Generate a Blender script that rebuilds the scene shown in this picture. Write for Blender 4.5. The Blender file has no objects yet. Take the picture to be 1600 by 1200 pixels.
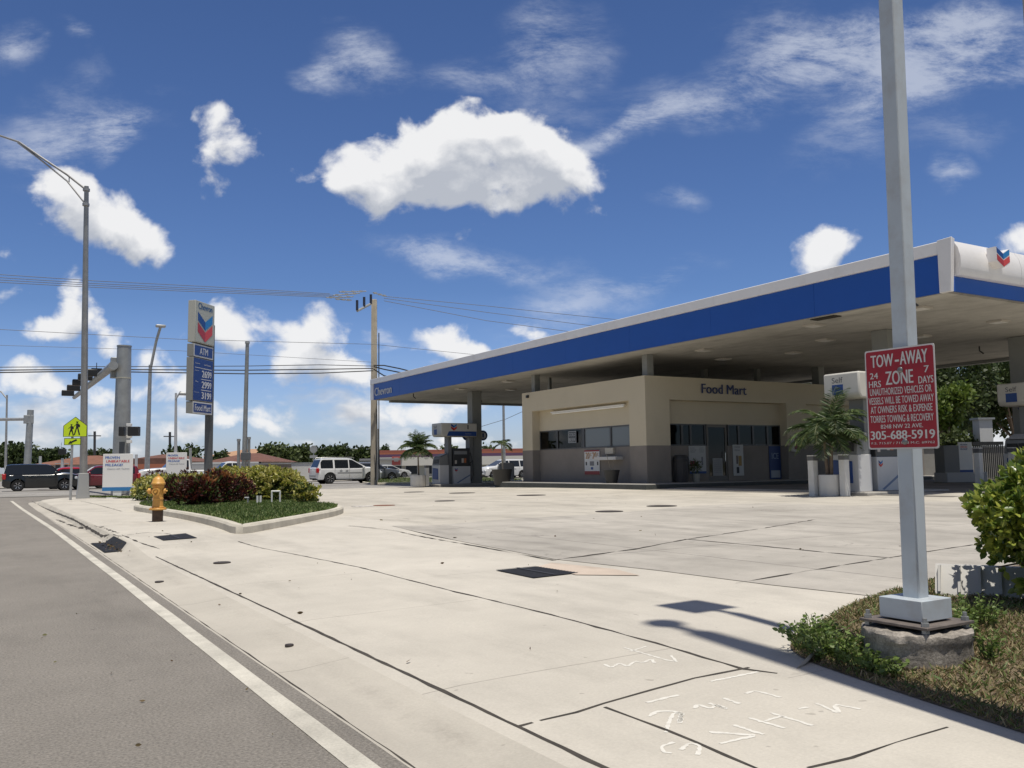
import bpy, math, random
import numpy as np
from math import radians, sin, cos, pi, sqrt
from mathutils import Vector, Matrix
random.seed(7); rng = np.random.default_rng(7)
S = bpy.context.scene; COL = S.collection

# ------------------------------------------------------------------ camera, sky, sun, exposure
# frame: the main road runs along +Y, the fuel station lies on +X; the viewer sits at x = y = 0, 1.15 m up
EYE = 1.15; FP = 1377.0; YAW = radians(30.9); PIT = radians(5.34); ROL = radians(-0.8)
def cam_axes():
    f = Vector((sin(YAW)*cos(PIT), cos(YAW)*cos(PIT), sin(PIT)))
    r0 = Vector((cos(YAW), -sin(YAW), 0)); u0 = r0.cross(f)
    return r0*cos(ROL)+u0*sin(ROL), -r0*sin(ROL)+u0*cos(ROL), f
CR, CU, CF = cam_axes()
cd = bpy.data.cameras.new('camera'); cam = bpy.data.objects.new('camera', cd); COL.objects.link(cam)
cd.sensor_width = 36; cd.lens = 36*FP/1600; cd.clip_end = 6000; cd.clip_start = 0.05
cam.matrix_world = Matrix(((CR.x, CU.x, -CF.x, 0), (CR.y, CU.y, -CF.y, 0), (CR.z, CU.z, -CF.z, EYE), (0, 0, 0, 1)))
S.camera = cam
S.view_settings.view_transform = 'Standard'; S.view_settings.look = 'None'
S.view_settings.exposure = 0.0; S.view_settings.gamma = 1
S.render.engine = 'CYCLES'
S.cycles.max_bounces = 8; S.cycles.diffuse_bounces = 4; S.cycles.glossy_bounces = 4; S.cycles.transparent_max_bounces = 16
S.cycles.caustics_reflective = False; S.cycles.caustics_refractive = False

def ray(px, py): return CR*((px-800)/FP) - CU*((py-600)/FP) + CF
def dep(px, py, d): p = ray(px, py)*d; return Vector((p.x, p.y, p.z+EYE))
def gz(px, py, z): r = ray(px, py); t = (z-EYE)/r.z; return Vector((r.x*t, r.y*t, z))

SUN_EL = radians(77); SDIR = Vector((-0.15, -0.985, 0)).normalized()      # horizontal direction towards the sun
sl = bpy.data.lights.new('sun', 'SUN'); sl.energy = 4.3; sl.angle = radians(0.55); sl.color = (1, .95, .85)
so = bpy.data.objects.new('sun', sl); COL.objects.link(so)
tosun = Vector((SDIR.x*cos(SUN_EL), SDIR.y*cos(SUN_EL), sin(SUN_EL)))
so.rotation_euler = tosun.to_track_quat('Z', 'Y').to_euler()

W = bpy.data.worlds.new('World'); S.world = W; W.use_nodes = True
def build_world():
    nt = W.node_tree; nt.nodes.clear(); N = nt.nodes.new; Lk = nt.links.new
    out = N('ShaderNodeOutputWorld'); bg = N('ShaderNodeBackground'); Lk(bg.outputs[0], out.inputs[0])
    sky = N('ShaderNodeTexSky'); sky.sky_type = 'NISHITA'; sky.sun_disc = False
    sky.sun_elevation = SUN_EL; sky.sun_rotation = math.atan2(SDIR.x, SDIR.y)
    sky.air_density = 1.0; sky.dust_density = 0.6; sky.ozone_density = 1.2
    def sock(v, inp):
        if hasattr(v, 'node'): Lk(v, inp)
        else: inp.default_value = v
    def m(op, a, b=None, c=None, clamp=False, g=None):
        n = (g or nt).nodes.new('ShaderNodeMath'); n.operation = op; n.use_clamp = clamp
        for i, v in enumerate((a, b, c)):
            if v is None: continue
            if hasattr(v, 'node'): (g or nt).links.new(v, n.inputs[i])
            else: n.inputs[i].default_value = v
        return n.outputs[0]
    tc = N('ShaderNodeTexCoord')
    def dot(v):
        n = N('ShaderNodeVectorMath'); n.operation = 'DOT_PRODUCT'; Lk(tc.outputs['Generated'], n.inputs[0]); n.inputs[1].default_value = v
        return n.outputs['Value']
    ff = m('MAXIMUM', dot((sin(YAW), cos(YAW), 0)), 0.12)
    u = m('DIVIDE', dot((cos(YAW), -sin(YAW), 0)), ff); v = m('DIVIDE', dot((0, 0, 1)), ff)
    cx = N('ShaderNodeCombineXYZ'); Lk(u, cx.inputs[0]); Lk(v, cx.inputs[1]); UV = cx.outputs[0]
    def uvof(px, py):
        r = ray(px, py); f = r.x*sin(YAW)+r.y*cos(YAW)
        return (r.x*cos(YAW)-r.y*sin(YAW))/f, r.z/f
    # cloud density as a group of (uv): the places of the large clouds, broken up by turbulence
    def cloud_group(name, blobs, nscale, thr, gain, warp, wscale, low=None, rough=.55):
        g = bpy.data.node_groups.new(name, 'ShaderNodeTree')
        g.interface.new_socket('UV', in_out='INPUT', socket_type='NodeSocketVector')
        g.interface.new_socket('D', in_out='OUTPUT', socket_type='NodeSocketFloat'); g.interface.new_socket('H', in_out='OUTPUT', socket_type='NodeSocketFloat')
        gi = g.nodes.new('NodeGroupInput'); go = g.nodes.new('NodeGroupOutput')
        wn = g.nodes.new('ShaderNodeTexNoise'); wn.inputs['Scale'].default_value = wscale; wn.inputs['Detail'].default_value = 6
        wn.noise_dimensions = '2D' if False else '3D'
        g.links.new(gi.outputs[0], wn.inputs['Vector'])
        s = g.nodes.new('ShaderNodeVectorMath'); s.operation = 'SUBTRACT'; g.links.new(wn.outputs['Color'], s.inputs[0]); s.inputs[1].default_value = (.5, .5, .5)
        sc = g.nodes.new('ShaderNodeVectorMath'); sc.operation = 'SCALE'; g.links.new(s.outputs[0], sc.inputs[0]); sc.inputs['Scale'].default_value = warp
        ad = g.nodes.new('ShaderNodeVectorMath'); g.links.new(sc.outputs[0], ad.inputs[0]); g.links.new(gi.outputs[0], ad.inputs[1])
        wz = g.nodes.new('ShaderNodeVectorMath'); wz.operation = 'MULTIPLY'; g.links.new(ad.outputs[0], wz.inputs[0]); wz.inputs[1].default_value = (1, 1, 0)
        P = wz.outputs[0]; tot = None
        for (px, py, rx, ry, rot, w) in blobs:
            mp = g.nodes.new('ShaderNodeMapping'); mp.vector_type = 'TEXTURE'; g.links.new(P, mp.inputs[0])
            uu, vv = uvof(px, py)
            mp.inputs['Location'].default_value = (uu, vv, 0); mp.inputs['Rotation'].default_value = (0, 0, radians(rot))
            mp.inputs['Scale'].default_value = (rx/FP, ry/FP, 1)
            gr = g.nodes.new('ShaderNodeTexGradient'); gr.gradient_type = 'SPHERICAL'; g.links.new(mp.outputs[0], gr.inputs[0])
            k = m('MULTIPLY', gr.outputs['Fac'], w, g=g)
            tot = k if tot is None else m('ADD', tot, k, g=g)
        tot = m('MINIMUM', tot, 1.4 if low else 1.0, g=g)
        no = g.nodes.new('ShaderNodeTexNoise'); no.inputs['Scale'].default_value = nscale[0]; no.inputs['Detail'].default_value = 10; no.inputs['Roughness'].default_value = rough; no.inputs['Distortion'].default_value = .25
        mp = g.nodes.new('ShaderNodeMapping'); mp.inputs['Scale'].default_value = nscale[1]; mp.inputs['Rotation'].default_value = (0, 0, radians(nscale[2]))
        g.links.new(gi.outputs[0], mp.inputs[0]); g.links.new(mp.outputs[0], no.inputs['Vector'])
        nn = m('MULTIPLY', m('SUBTRACT', no.outputs['Fac'], .5, g=g), gain, g=g)
        d = m('ADD', tot, m('MULTIPLY', nn, m('MULTIPLY', tot, 4.0, clamp=True, g=g), g=g), g=g) if low else m('MULTIPLY', tot, m('ADD', nn, .62, clamp=True, g=g), g=g)
        if low:      # the low bank of cumulus towards the horizon
            sp = g.nodes.new('ShaderNodeSeparateXYZ'); g.links.new(gi.outputs[0], sp.inputs[0])
            l2 = g.nodes.new('ShaderNodeTexNoise'); l2.inputs['Scale'].default_value = low[0]; l2.inputs['Detail'].default_value = 7; l2.inputs['Roughness'].default_value = .52
            mp2 = g.nodes.new('ShaderNodeMapping'); mp2.inputs['Scale'].default_value = (1, 2.3, 1); mp2.inputs['Location'].default_value = (3.1, 0, 2)
            g.links.new(gi.outputs[0], mp2.inputs[0]); g.links.new(mp2.outputs[0], l2.inputs['Vector'])
            band = m('SUBTRACT', 1.0, m('DIVIDE', sp.outputs[1], low[1], g=g), g=g)
            band = m('MULTIPLY', m('MAXIMUM', m('MINIMUM', band, .5, g=g), -1.0, g=g), low[2], g=g)
            dl = m('ADD', m('MULTIPLY', m('SUBTRACT', l2.outputs['Fac'], .5, g=g), 2.6, g=g), band, g=g)
            d = m('MAXIMUM', d, dl, g=g)
        h = m('SUBTRACT', d, thr[0], g=g); d = m('MULTIPLY', h, thr[1], clamp=True, g=g)
        d = m('MULTIPLY', m('MULTIPLY', d, d, g=g), m('SUBTRACT', 3.0, m('MULTIPLY', d, 2.0, g=g), g=g), g=g)
        g.links.new(d, go.inputs[0]); g.links.new(h, go.inputs[1]); return g
    cum = [(720,268,230,105,4,1.5),(560,275,130,70,-12,1.15),(850,270,180,95,-12,1.25),(700,215,120,80,0,1.1),(790,245,80,70,0,.8),(835,205,60,75,0,.9),
           (640,205,70,60,0,.5),
           (170,330,130,75,-32,.95),(235,375,95,60,-25,1.0),(70,320,120,95,-20,.6),(110,270,110,55,-20,.45),(10,400,50,45,0,.9),
           (335,235,62,85,15,.85),(395,240,75,36,-12,.8),(335,185,35,45,0,.5),
           (1275,400,105,60,14,1.15),(1310,385,60,45,0,.6),(1600,375,60,48,10,1.3),
           (500,515,85,80,0,1.35),(455,560,70,50,0,.9),(118,455,50,60,0,.9),(60,530,70,50,0,1.15),(120,510,60,50,0,1.0),(690,540,95,48,0,1.15),(740,560,60,35,0,.8),(390,500,85,55,0,1.0),(330,520,60,50,0,.9),
           (240,545,70,50,0,1.0),(175,525,45,40,0,.9),(830,522,52,26,0,1.0),(290,605,110,36,0,.9),(60,610,120,45,0,.95),(190,620,90,36,0,.9),(400,640,110,34,0,.85),(540,590,90,40,0,.95),(620,640,110,34,0,.9),(300,665,150,24,0,.8),(120,665,120,26,0,.8),(490,670,120,24,0,.75),(730,640,90,32,0,.9),(700,680,120,20,0,.7),(25,450,60,50,0,.6),(790,690,60,20,0,.7)]
    G1 = cloud_group('cumulus', cum, (13.0, (1, 1.2, 1), 0), (.38, 1.75), 2.75, .08, 12.0, (8.0, .16, .86))
    cir = [(1250,95,420,80,14,1.0),(1480,85,300,90,2,.9),(1350,190,200,120,20,.55),(1300,30,300,70,0,.35),(1530,30,160,60,0,.7),(1000,185,180,40,25,.7),
           (1450,150,250,60,10,.6),(820,120,160,160,30,.6),(700,110,120,60,-20,.4),(575,80,80,100,60,.9),(510,112,70,40,-20,.8),
           (120,180,220,75,14,.8),(190,185,60,45,40,.9),(20,90,60,60,0,.9),(120,80,75,30,-30,.65),(740,410,260,55,-8,.85),(650,400,110,35,-20,.5),
           (900,490,200,60,15,.8),(1050,300,70,40,0,.6),(1490,295,70,30,8,1.0),(1520,230,120,50,10,.5),(60,240,160,80,-10,.45),(880,60,120,90,0,.5),(1040,430,140,40,10,.5),(930,205,180,30,20,.5)]
    G2 = cloud_group('cirrus', cir, (7.0, (1, 2.6, 1), -18), (.05, 1.15), 3.4, .16, 6.0, None, .72)
    def ev(G, off=(0, 0, 0)):
        a = N('ShaderNodeVectorMath'); Lk(UV, a.inputs[0]); a.inputs[1].default_value = off
        n = N('ShaderNodeGroup'); n.node_tree = G; Lk(a.outputs[0], n.inputs[0]); return n.outputs
    d0 = ev(G1); d1 = ev(G1, (-.004, .022, 0)); d2 = ev(G1, (-.006, .05, 0)); ci = ev(G2)
    # brightness of the cumulus: thin above -> bright top, thick above -> grey base
    rel = m('SUBTRACT', m('MULTIPLY', d0[1], .9), m('MULTIPLY', d1[1], .9)); thick = m('MULTIPLY', m('MAXIMUM', m('MINIMUM', d2[1], .9), 0.0), .95)
    br = m('ADD', m('SUBTRACT', .88, thick), rel, clamp=True)
    cc = N('ShaderNodeMix'); cc.data_type = 'RGBA'; Lk(br, cc.inputs[0])
    cc.inputs[6].default_value = (4.9, 5.2, 5.8, 1); cc.inputs[7].default_value = (8.9, 8.9, 8.95, 1)
    # sky colour: the daylight sky, deepened a little towards the top of the view as the photograph's is
    mrs = N('ShaderNodeMapRange'); Lk(v, mrs.inputs[0]); mrs.inputs['From Min'].default_value = 0.0; mrs.inputs['From Max'].default_value = .55
    tint = N('ShaderNodeMix'); tint.data_type = 'RGBA'; Lk(mrs.outputs[0], tint.inputs[0])
    tint.inputs[6].default_value = SKY_LO; tint.inputs[7].default_value = SKY_HI
    mr3 = N('ShaderNodeMapRange'); Lk(v, mr3.inputs[0]); mr3.inputs['From Min'].default_value = 0.0; mr3.inputs['From Max'].default_value = .2
    t3 = N('ShaderNodeMix'); t3.data_type = 'RGBA'; Lk(mr3.outputs[0], t3.inputs[0]); t3.inputs[6].default_value = (.90, 1.0, 1.42, 1); Lk(tint.outputs[2], t3.inputs[7])
    mr4 = N('ShaderNodeMapRange'); Lk(v, mr4.inputs[0]); mr4.inputs['From Min'].default_value = .75; mr4.inputs['From Max'].default_value = 1.4
    t4 = N('ShaderNodeMix'); t4.data_type = 'RGBA'; Lk(mr4.outputs[0], t4.inputs[0]); Lk(t3.outputs[2], t4.inputs[6]); t4.inputs[7].default_value = (.80, .70, .68, 1)  # sky outside the view tinted paler and less blue, added to neutralise shadow colour
    mul = N('ShaderNodeMix'); mul.data_type = 'RGBA'; mul.blend_type = 'MULTIPLY'; mul.inputs[0].default_value = 1
    Lk(sky.outputs[0], mul.inputs[6]); Lk(t4.outputs[2], mul.inputs[7])
    front = m('GREATER_THAN', dot((sin(YAW), cos(YAW), 0)), .12)
    def mix(a, b, f):
        n = N('ShaderNodeMix'); n.data_type = 'RGBA'; Lk(f, n.inputs[0]); Lk(a, n.inputs[6])
        if isinstance(b, tuple): n.inputs[7].default_value = b
        else: Lk(b, n.inputs[7])
        return n.outputs[2]
    c1 = mix(mul.outputs[2], (7.2, 7.6, 8.4, 1), m('MULTIPLY', m('MULTIPLY', ci[0], .55), front))
    c2 = mix(c1, cc.outputs[2], m('MULTIPLY', m('MULTIPLY', d0[0], .97), front))
    Lk(c2, bg.inputs[0]); bg.inputs[1].default_value = 0.1
SKY_LO = (.56, .72, 1.06, 1); SKY_HI = (.46, .60, .88, 1)
build_world()

# ------------------------------------------------------------------ materials
MATS = {}
def mat(name, col=(.5, .5, .5), rough=.6, metal=0, var=0, vscale=3, bump=0, bscale=40, spec=.5, dirt=None, dscale=1.2, emit=None, island=None, coat=0, trans=0, sheen=0, streak=None):
    if name in MATS: return MATS[name]
    m = bpy.data.materials.new(name); m.use_nodes = True; nt = m.node_tree; N = nt.nodes.new; Lk = nt.links.new
    b = nt.nodes['Principled BSDF']; b.inputs['Base Color'].default_value = (*col, 1); b.inputs['Roughness'].default_value = rough
    b.inputs['Metallic'].default_value = metal; b.inputs['Specular IOR Level'].default_value = spec
    if coat: b.inputs['Coat Weight'].default_value = coat
    geo = N('ShaderNodeNewGeometry'); src = geo.outputs['Position']
    def noise(sc, det=5, ro=.55):
        n = N('ShaderNodeTexNoise'); n.inputs['Scale'].default_value = sc; n.inputs['Detail'].default_value = det; n.inputs['Roughness'].default_value = ro
        Lk(src, n.inputs['Vector']); return n.outputs['Fac']
    cur = None
    if island:
        r = N('ShaderNodeValToRGB'); els = r.color_ramp.elements
        for i, c in enumerate(island):
            e = els[i] if i < 2 else els.new(0.5)
            e.position = i/(len(island)-1) if i < 2 else i/(len(island)-1)
            e.color = (*c, 1)
        for i, e in enumerate(sorted(els, key=lambda e: e.position)): e.color = (*island[i], 1)
        Lk(geo.outputs['Random Per Island'], r.inputs[0]); cur = r.outputs[0]
    if var:
        mr = N('ShaderNodeMapRange'); Lk(noise(vscale, 6, .6), mr.inputs[0]); mr.inputs['From Min'].default_value = .25; mr.inputs['From Max'].default_value = .75
        mr.inputs['To Min'].default_value = 1-var; mr.inputs['To Max'].default_value = 1+var
        v = N('ShaderNodeVectorMath'); v.operation = 'SCALE'; Lk(mr.outputs[0], v.inputs['Scale'])
        if cur: Lk(cur, v.inputs[0])
        else: v.inputs[0].default_value = col
        cur = v.outputs[0]
    if dirt:
        mr = N('ShaderNodeMapRange'); Lk(noise(dscale, 8, .65), mr.inputs[0]); mr.inputs['From Min'].default_value = .5; mr.inputs['From Max'].default_value = .75
        mr.inputs['To Max'].default_value = dirt[1]
        x = N('ShaderNodeMix'); x.data_type = 'RGBA'; Lk(mr.outputs[0], x.inputs[0]); x.inputs[7].default_value = (*dirt[0], 1)
        if cur: Lk(cur, x.inputs[6])
        else: x.inputs[6].default_value = (*col, 1)
        cur = x.outputs[2]
    if cur: Lk(cur, b.inputs['Base Color'])
    if bump:
        bn = N('ShaderNodeBump'); bn.inputs['Strength'].default_value = bump; bn.inputs['Distance'].default_value = .01
        Lk(noise(bscale, 4), bn.inputs['Height']); Lk(bn.outputs[0], b.inputs['Normal'])
    if emit: b.inputs['Emission Color'].default_value = (*emit[0], 1); b.inputs['Emission Strength'].default_value = emit[1]
    if trans:
        tr = N('ShaderNodeBsdfTranslucent'); mx = N('ShaderNodeMixShader'); mx.inputs[0].default_value = trans
        out = [n for n in nt.nodes if n.type == 'OUTPUT_MATERIAL'][0]
        if cur: Lk(cur, tr.inputs[0])
        else: tr.inputs[0].default_value = (*col, 1)
        Lk(b.outputs[0], mx.inputs[1]); Lk(tr.outputs[0], mx.inputs[2]); Lk(mx.outputs[0], out.inputs[0])
    MATS[name] = m; return m

def glass(name, tint, rough=.03):
    if name in MATS: return MATS[name]
    m = bpy.data.materials.new(name); m.use_nodes = True; nt = m.node_tree; nt.nodes.clear(); N = nt.nodes.new; Lk = nt.links.new
    out = N('ShaderNodeOutputMaterial'); t = N('ShaderNodeBsdfTransparent'); t.inputs[0].default_value = (*tint, 1)
    g = N('ShaderNodeBsdfGlossy'); g.inputs['Roughness'].default_value = rough; fr = N('ShaderNodeFresnel'); fr.inputs[0].default_value = 1.5
    a = N('ShaderNodeMath'); a.operation = 'MULTIPLY_ADD'; Lk(fr.outputs[0], a.inputs[0]); a.inputs[1].default_value = .8; a.inputs[2].default_value = .0; a.use_clamp = True
    x = N('ShaderNodeMixShader'); Lk(a.outputs[0], x.inputs[0]); Lk(t.outputs[0], x.inputs[1]); Lk(g.outputs[0], x.inputs[2]); Lk(x.outputs[0], out.inputs[0])
    MATS[name] = m; return m

def concrete(name, col, lines=(), cross=None, stain=.12, dark=(.16, .14, .12), bump=.25, spots=True, cracks=0, pscale=.35, grain=.07, oil=0):
    """weathered concrete: lines = [(axis, position, width, wobble)], cross = (axis, spacing, offset, width)"""
    m = bpy.data.materials.new(name); m.use_nodes = True; nt = m.node_tree; N = nt.nodes.new; Lk = nt.links.new
    b = nt.nodes['Principled BSDF']; b.inputs['Roughness'].default_value = .85; b.inputs['Specular IOR Level'].default_value = .25
    geo = N('ShaderNodeNewGeometry'); P = geo.outputs['Position']; sp = N('ShaderNodeSeparateXYZ'); Lk(P, sp.inputs[0])
    def M(op, a, c=None, d=None, clamp=False):
        n = N('ShaderNodeMath'); n.operation = op; n.use_clamp = clamp
        for i, v in enumerate((a, c, d)):
            if v is None: continue
            if hasattr(v, 'node'): Lk(v, n.inputs[i])
            else: n.inputs[i].default_value = v
        return n.outputs[0]
    def noise(sc, det=6, ro=.6, vec=None):
        n = N('ShaderNodeTexNoise'); n.inputs['Scale'].default_value = sc; n.inputs['Detail'].default_value = det; n.inputs['Roughness'].default_value = ro
        if vec is None: Lk(P, n.inputs['Vector'])
        else:
            mp = N('ShaderNodeMapping'); mp.inputs['Scale'].default_value = vec; Lk(P, mp.inputs[0]); Lk(mp.outputs[0], n.inputs['Vector'])
        return n.outputs['Fac']
    def rng_(x, a, c, lo, hi):
        n = N('ShaderNodeMapRange'); Lk(x, n.inputs[0]); n.inputs['From Min'].default_value = a; n.inputs['From Max'].default_value = c
        n.inputs['To Min'].default_value = lo; n.inputs['To Max'].default_value = hi; return n.outputs[0]
    big = rng_(noise(pscale, 5, .6), .3, .7, 1-stain, 1+stain*.7)
    mid = rng_(noise(2.3, 8, .65), .3, .7, 1-stain*.5, 1+stain*.4)
    fine = rng_(noise(70, 3, .75), .3, .7, 1-grain, 1+grain)
    tyre = rng_(noise(1.0, 6, .65, (1.5, .4, 1)), .5, .75, 1, 1-stain*1.7)
    k = M('MULTIPLY', M('MULTIPLY', big, mid), M('MULTIPLY', fine, tyre))
    v = N('ShaderNodeVectorMath'); v.operation = 'SCALE'; v.inputs[0].default_value = col; Lk(k, v.inputs['Scale'])
    cur = v.outputs[0]
    wob = M('SUBTRACT', noise(1.6, 4, .6), .5); wob2 = M('SUBTRACT', noise(14, 3, .6), .5)
    brk = rng_(noise(2.2, 6, .7), .3, .52, .25, 1)
    if oil:
        om = M('MULTIPLY', M('MULTIPLY', rng_(noise(.8, 7, .62), .56, .72, 0, 1), rng_(noise(6, 4, .6), .3, .6, .4, 1)), oil)
        drips = M('MULTIPLY', rng_(noise(3.2, 5, .6), .68, .74, 0, 1), min(.6, oil*1.8)); x0 = N('ShaderNodeMix'); x0.data_type = 'RGBA'; Lk(M('MAXIMUM', om, drips), x0.inputs[0]); Lk(cur, x0.inputs[6]); x0.inputs[7].default_value = (.20, .185, .16, 1); cur = x0.outputs[2]
    tot = None
    def addm(x):
        nonlocal tot
        tot = x if tot is None else M('MAXIMUM', tot, x)
    for (ax, pos, w, wb) in [l for l in lines if l[3] < 0]:
        c = M('ADD', sp.outputs[ax], M('MULTIPLY', wob, -wb)); dd = M('DIVIDE', M('ABSOLUTE', M('SUBTRACT', c, pos)), w)
        addm(M('MULTIPLY', M('SUBTRACT', 1.0, dd, clamp=True), M('MULTIPLY', rng_(noise(.9, 7, .7), .45, .7, 0, .55), rng_(noise(25, 3, .7), .35, .65, .3, 1))))
    for (ax, pos, w, wb) in [l for l in lines if l[3] >= 0]:
        c = M('ADD', sp.outputs[ax], M('MULTIPLY_ADD', wob, wb, M('MULTIPLY', wob2, wb*.25)))
        dd = M('ABSOLUTE', M('SUBTRACT', c, pos)); addm(M('SUBTRACT', 1.0, M('SMOOTH_MIN', 1.0, M('DIVIDE', dd, w), .2), clamp=True))
    if cross:
        for (ax, spc, off, w, st) in cross:
            c = M('ADD', sp.outputs[ax], M('MULTIPLY_ADD', wob, .05, off))
            f = M('ABSOLUTE', M('SUBTRACT', M('FRACT', M('DIVIDE', c, spc)), .5))
            dd = M('MULTIPLY', M('SUBTRACT', .5, f), spc)
            addm(M('MULTIPLY', M('SUBTRACT', 1.0, M('DIVIDE', dd, w), clamp=True), M('MULTIPLY', brk, st)))
    if cracks:
        vo = N('ShaderNodeTexVoronoi'); vo.feature = 'DISTANCE_TO_EDGE'; vo.inputs['Scale'].default_value = .33
        wv = N('ShaderNodeVectorMath'); wn = N('ShaderNodeTexNoise'); wn.inputs['Scale'].default_value = 1.3; wn.inputs['Detail'].default_value = 5; Lk(P, wn.inputs['Vector'])
        Lk(P, wv.inputs[0]); s2 = N('ShaderNodeVectorMath'); s2.operation = 'SCALE'; Lk(wn.outputs['Color'], s2.inputs[0]); s2.inputs['Scale'].default_value = .9; Lk(s2.outputs[0], wv.inputs[1])
        Lk(wv.outputs[0], vo.inputs['Vector'])
        cm = M('SUBTRACT', 1.0, M('DIVIDE', vo.outputs['Distance'], .006), clamp=True)
        addm(M('MULTIPLY', cm, M('MULTIPLY', rng_(noise(.25, 3), .5, .62, 0, 1), cracks)))
    if spots:
        so_ = rng_(noise(9, 2, .5), .745, .77, 0, .4); addm(so_)
    if tot:
        x = N('ShaderNodeMix'); x.data_type = 'RGBA'; Lk(M('MULTIPLY', tot, .9), x.inputs[0]); Lk(cur, x.inputs[6]); x.inputs[7].default_value = (*dark, 1); cur = x.outputs[2]
    Lk(cur, b.inputs['Base Color'])
    bn = N('ShaderNodeBump'); bn.inputs['Strength'].default_value = bump; bn.inputs['Distance'].default_value = .008
    h = M('ADD', noise(55, 5, .7), M('MULTIPLY', noise(3, 3), .8))
    if tot: h = M('SUBTRACT', h, M('MULTIPLY', tot, 2.0))
    Lk(h, bn.inputs['Height']); Lk(bn.outputs[0], b.inputs['Normal'])
    MATS[name] = m; return m

# ------------------------------------------------------------------ mesh builder
class MB:
    def __init__(s): s.v = []; s.f = []; s.m = []; s.k = 0; s.M = Matrix.Identity(4)
    def add(s, vs, fs, k=None):
        o = len(s.v); s.v += [tuple(s.M @ Vector(p)) for p in vs]; s.f += [tuple(i+o for i in f) for f in fs]; s.m += [s.k if k is None else k]*len(fs); return s
    def box(s, c, d, k=None, rz=0, taper=1):
        R = Matrix.Rotation(rz, 3, 'Z'); x, y, z = d[0]/2, d[1]/2, d[2]/2; c = Vector(c)
        vs = []
        for sz, t in ((-1, 1), (1, taper)):
            for a, b in ((-1, -1), (1, -1), (1, 1), (-1, 1)): vs.append(c + R @ Vector((a*x*t, b*y*t, sz*z)))
        return s.add(vs, [(0, 3, 2, 1), (4, 5, 6, 7), (0, 1, 5, 4), (1, 2, 6, 5), (2, 3, 7, 6), (3, 0, 4, 7)], k)
    def b2(s, a, b, k=None): return s.box([(a[i]+b[i])/2 for i in range(3)], [abs(b[i]-a[i]) for i in range(3)], k)
    def tube(s, pts, r, n=10, k=None, caps=True):
        pts = [Vector(p) for p in pts]; rs = r if isinstance(r, (list, tuple)) else [r]*len(pts); vs = []; up = None
        for i, p in enumerate(pts):
            t = (pts[min(i+1, len(pts)-1)]-pts[max(i-1, 0)]).normalized()
            if up is None: up = t.orthogonal().normalized()
            up = (up - t*up.dot(t)).normalized(); sd = t.cross(up)
            for j in range(n):
                a = 2*pi*j/n; vs.append(p + (up*cos(a)+sd*sin(a))*rs[i])
        fs = [(i*n+j, i*n+(j+1) % n, (i+1)*n+(j+1) % n, (i+1)*n+j) for i in range(len(pts)-1) for j in range(n)]
        if caps: fs += [tuple(range(n))[::-1], tuple((len(pts)-1)*n+j for j in range(n))]
        return s.add(vs, fs, k)
    def lathe(s, prof, c=(0, 0, 0), n=24, k=None):
        vs = [(c[0]+r*cos(2*pi*j/n), c[1]+r*sin(2*pi*j/n), c[2]+z) for r, z in prof for j in range(n)]
        fs = [(i*n+j, i*n+(j+1) % n, (i+1)*n+(j+1) % n, (i+1)*n+j) for i in range(len(prof)-1) for j in range(n)]
        return s.add(vs, fs + [tuple(range(n))[::-1], tuple((len(prof)-1)*n+j for j in range(n))], k)
    def prism(s, poly, z0, z1, k=None):           # poly in XY, counter-clockwise
        n = len(poly); vs = [(p[0], p[1], z0) for p in poly]+[(p[0], p[1], z1) for p in poly]
        return s.add(vs, [tuple(range(n))[::-1], tuple(range(n, 2*n))]+[(i, (i+1) % n, n+(i+1) % n, n+i) for i in range(n)], k)
    def slab(s, o, R, U, poly, t=.004, k=None):   # poly in the (R,U) plane, thickness t towards the viewer side R x U
        o = Vector(o); R = Vector(R); U = Vector(U); Nn = R.cross(U).normalized(); n = len(poly)
        vs = [o+R*p[0]+U*p[1] for p in poly]+[o+R*p[0]+U*p[1]+Nn*t for p in poly]
        return s.add(vs, [tuple(range(n))[::-1], tuple(range(n, 2*n))]+[(i, (i+1) % n, n+(i+1) % n, n+i) for i in range(n)], k)
    def build(s, name, mats, parent=None, smooth=True, bev=0, **tags):
        me = bpy.data.meshes.new(name); me.from_pydata(s.v, [], s.f)
        if not isinstance(mats, (list, tuple)): mats = [mats]
        for q in mats: me.materials.append(q)
        me.polygons.foreach_set('material_index', s.m)
        if smooth: me.polygons.foreach_set('use_smooth', [True]*len(s.f)); me.update(); me.set_sharp_from_angle(angle=radians(35))
        me.update(); o = bpy.data.objects.new(name, me); COL.objects.link(o)
        if parent: o.parent = parent
        if bev:
            md = o.modifiers.new('bevel', 'BEVEL'); md.width = bev; md.segments = 2; md.limit_method = 'ANGLE'
        for a, b in tags.items(): o[a] = b
        return o
def tag(o, label, cat, group=None):
    o['label'] = label; o['category'] = cat
    if group: o['group'] = group
    return o
def thing(name, label, cat, loc=(0, 0, 0), rz=0, group=None, sc=1):
    o = bpy.data.objects.new(name, None); COL.objects.link(o); o.location = loc; o.rotation_euler = (0, 0, rz); o.scale = (sc,)*3; o.empty_display_size = .2
    return tag(o, label, cat, group)
def dup(root, loc, rz=None, label=None, sc=None):
    def cp(o, par):
        c = o.copy(); COL.objects.link(c)
        if par: c.parent = par
        for ch in list(o.children): cp(ch, c)
        return c
    r = cp(root, None); r.location = loc
    if rz is not None: r.rotation_euler = (0, 0, rz)
    if sc: r.scale = (sc,)*3
    if label: r['label'] = label
    return r
TXT = {}
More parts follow.
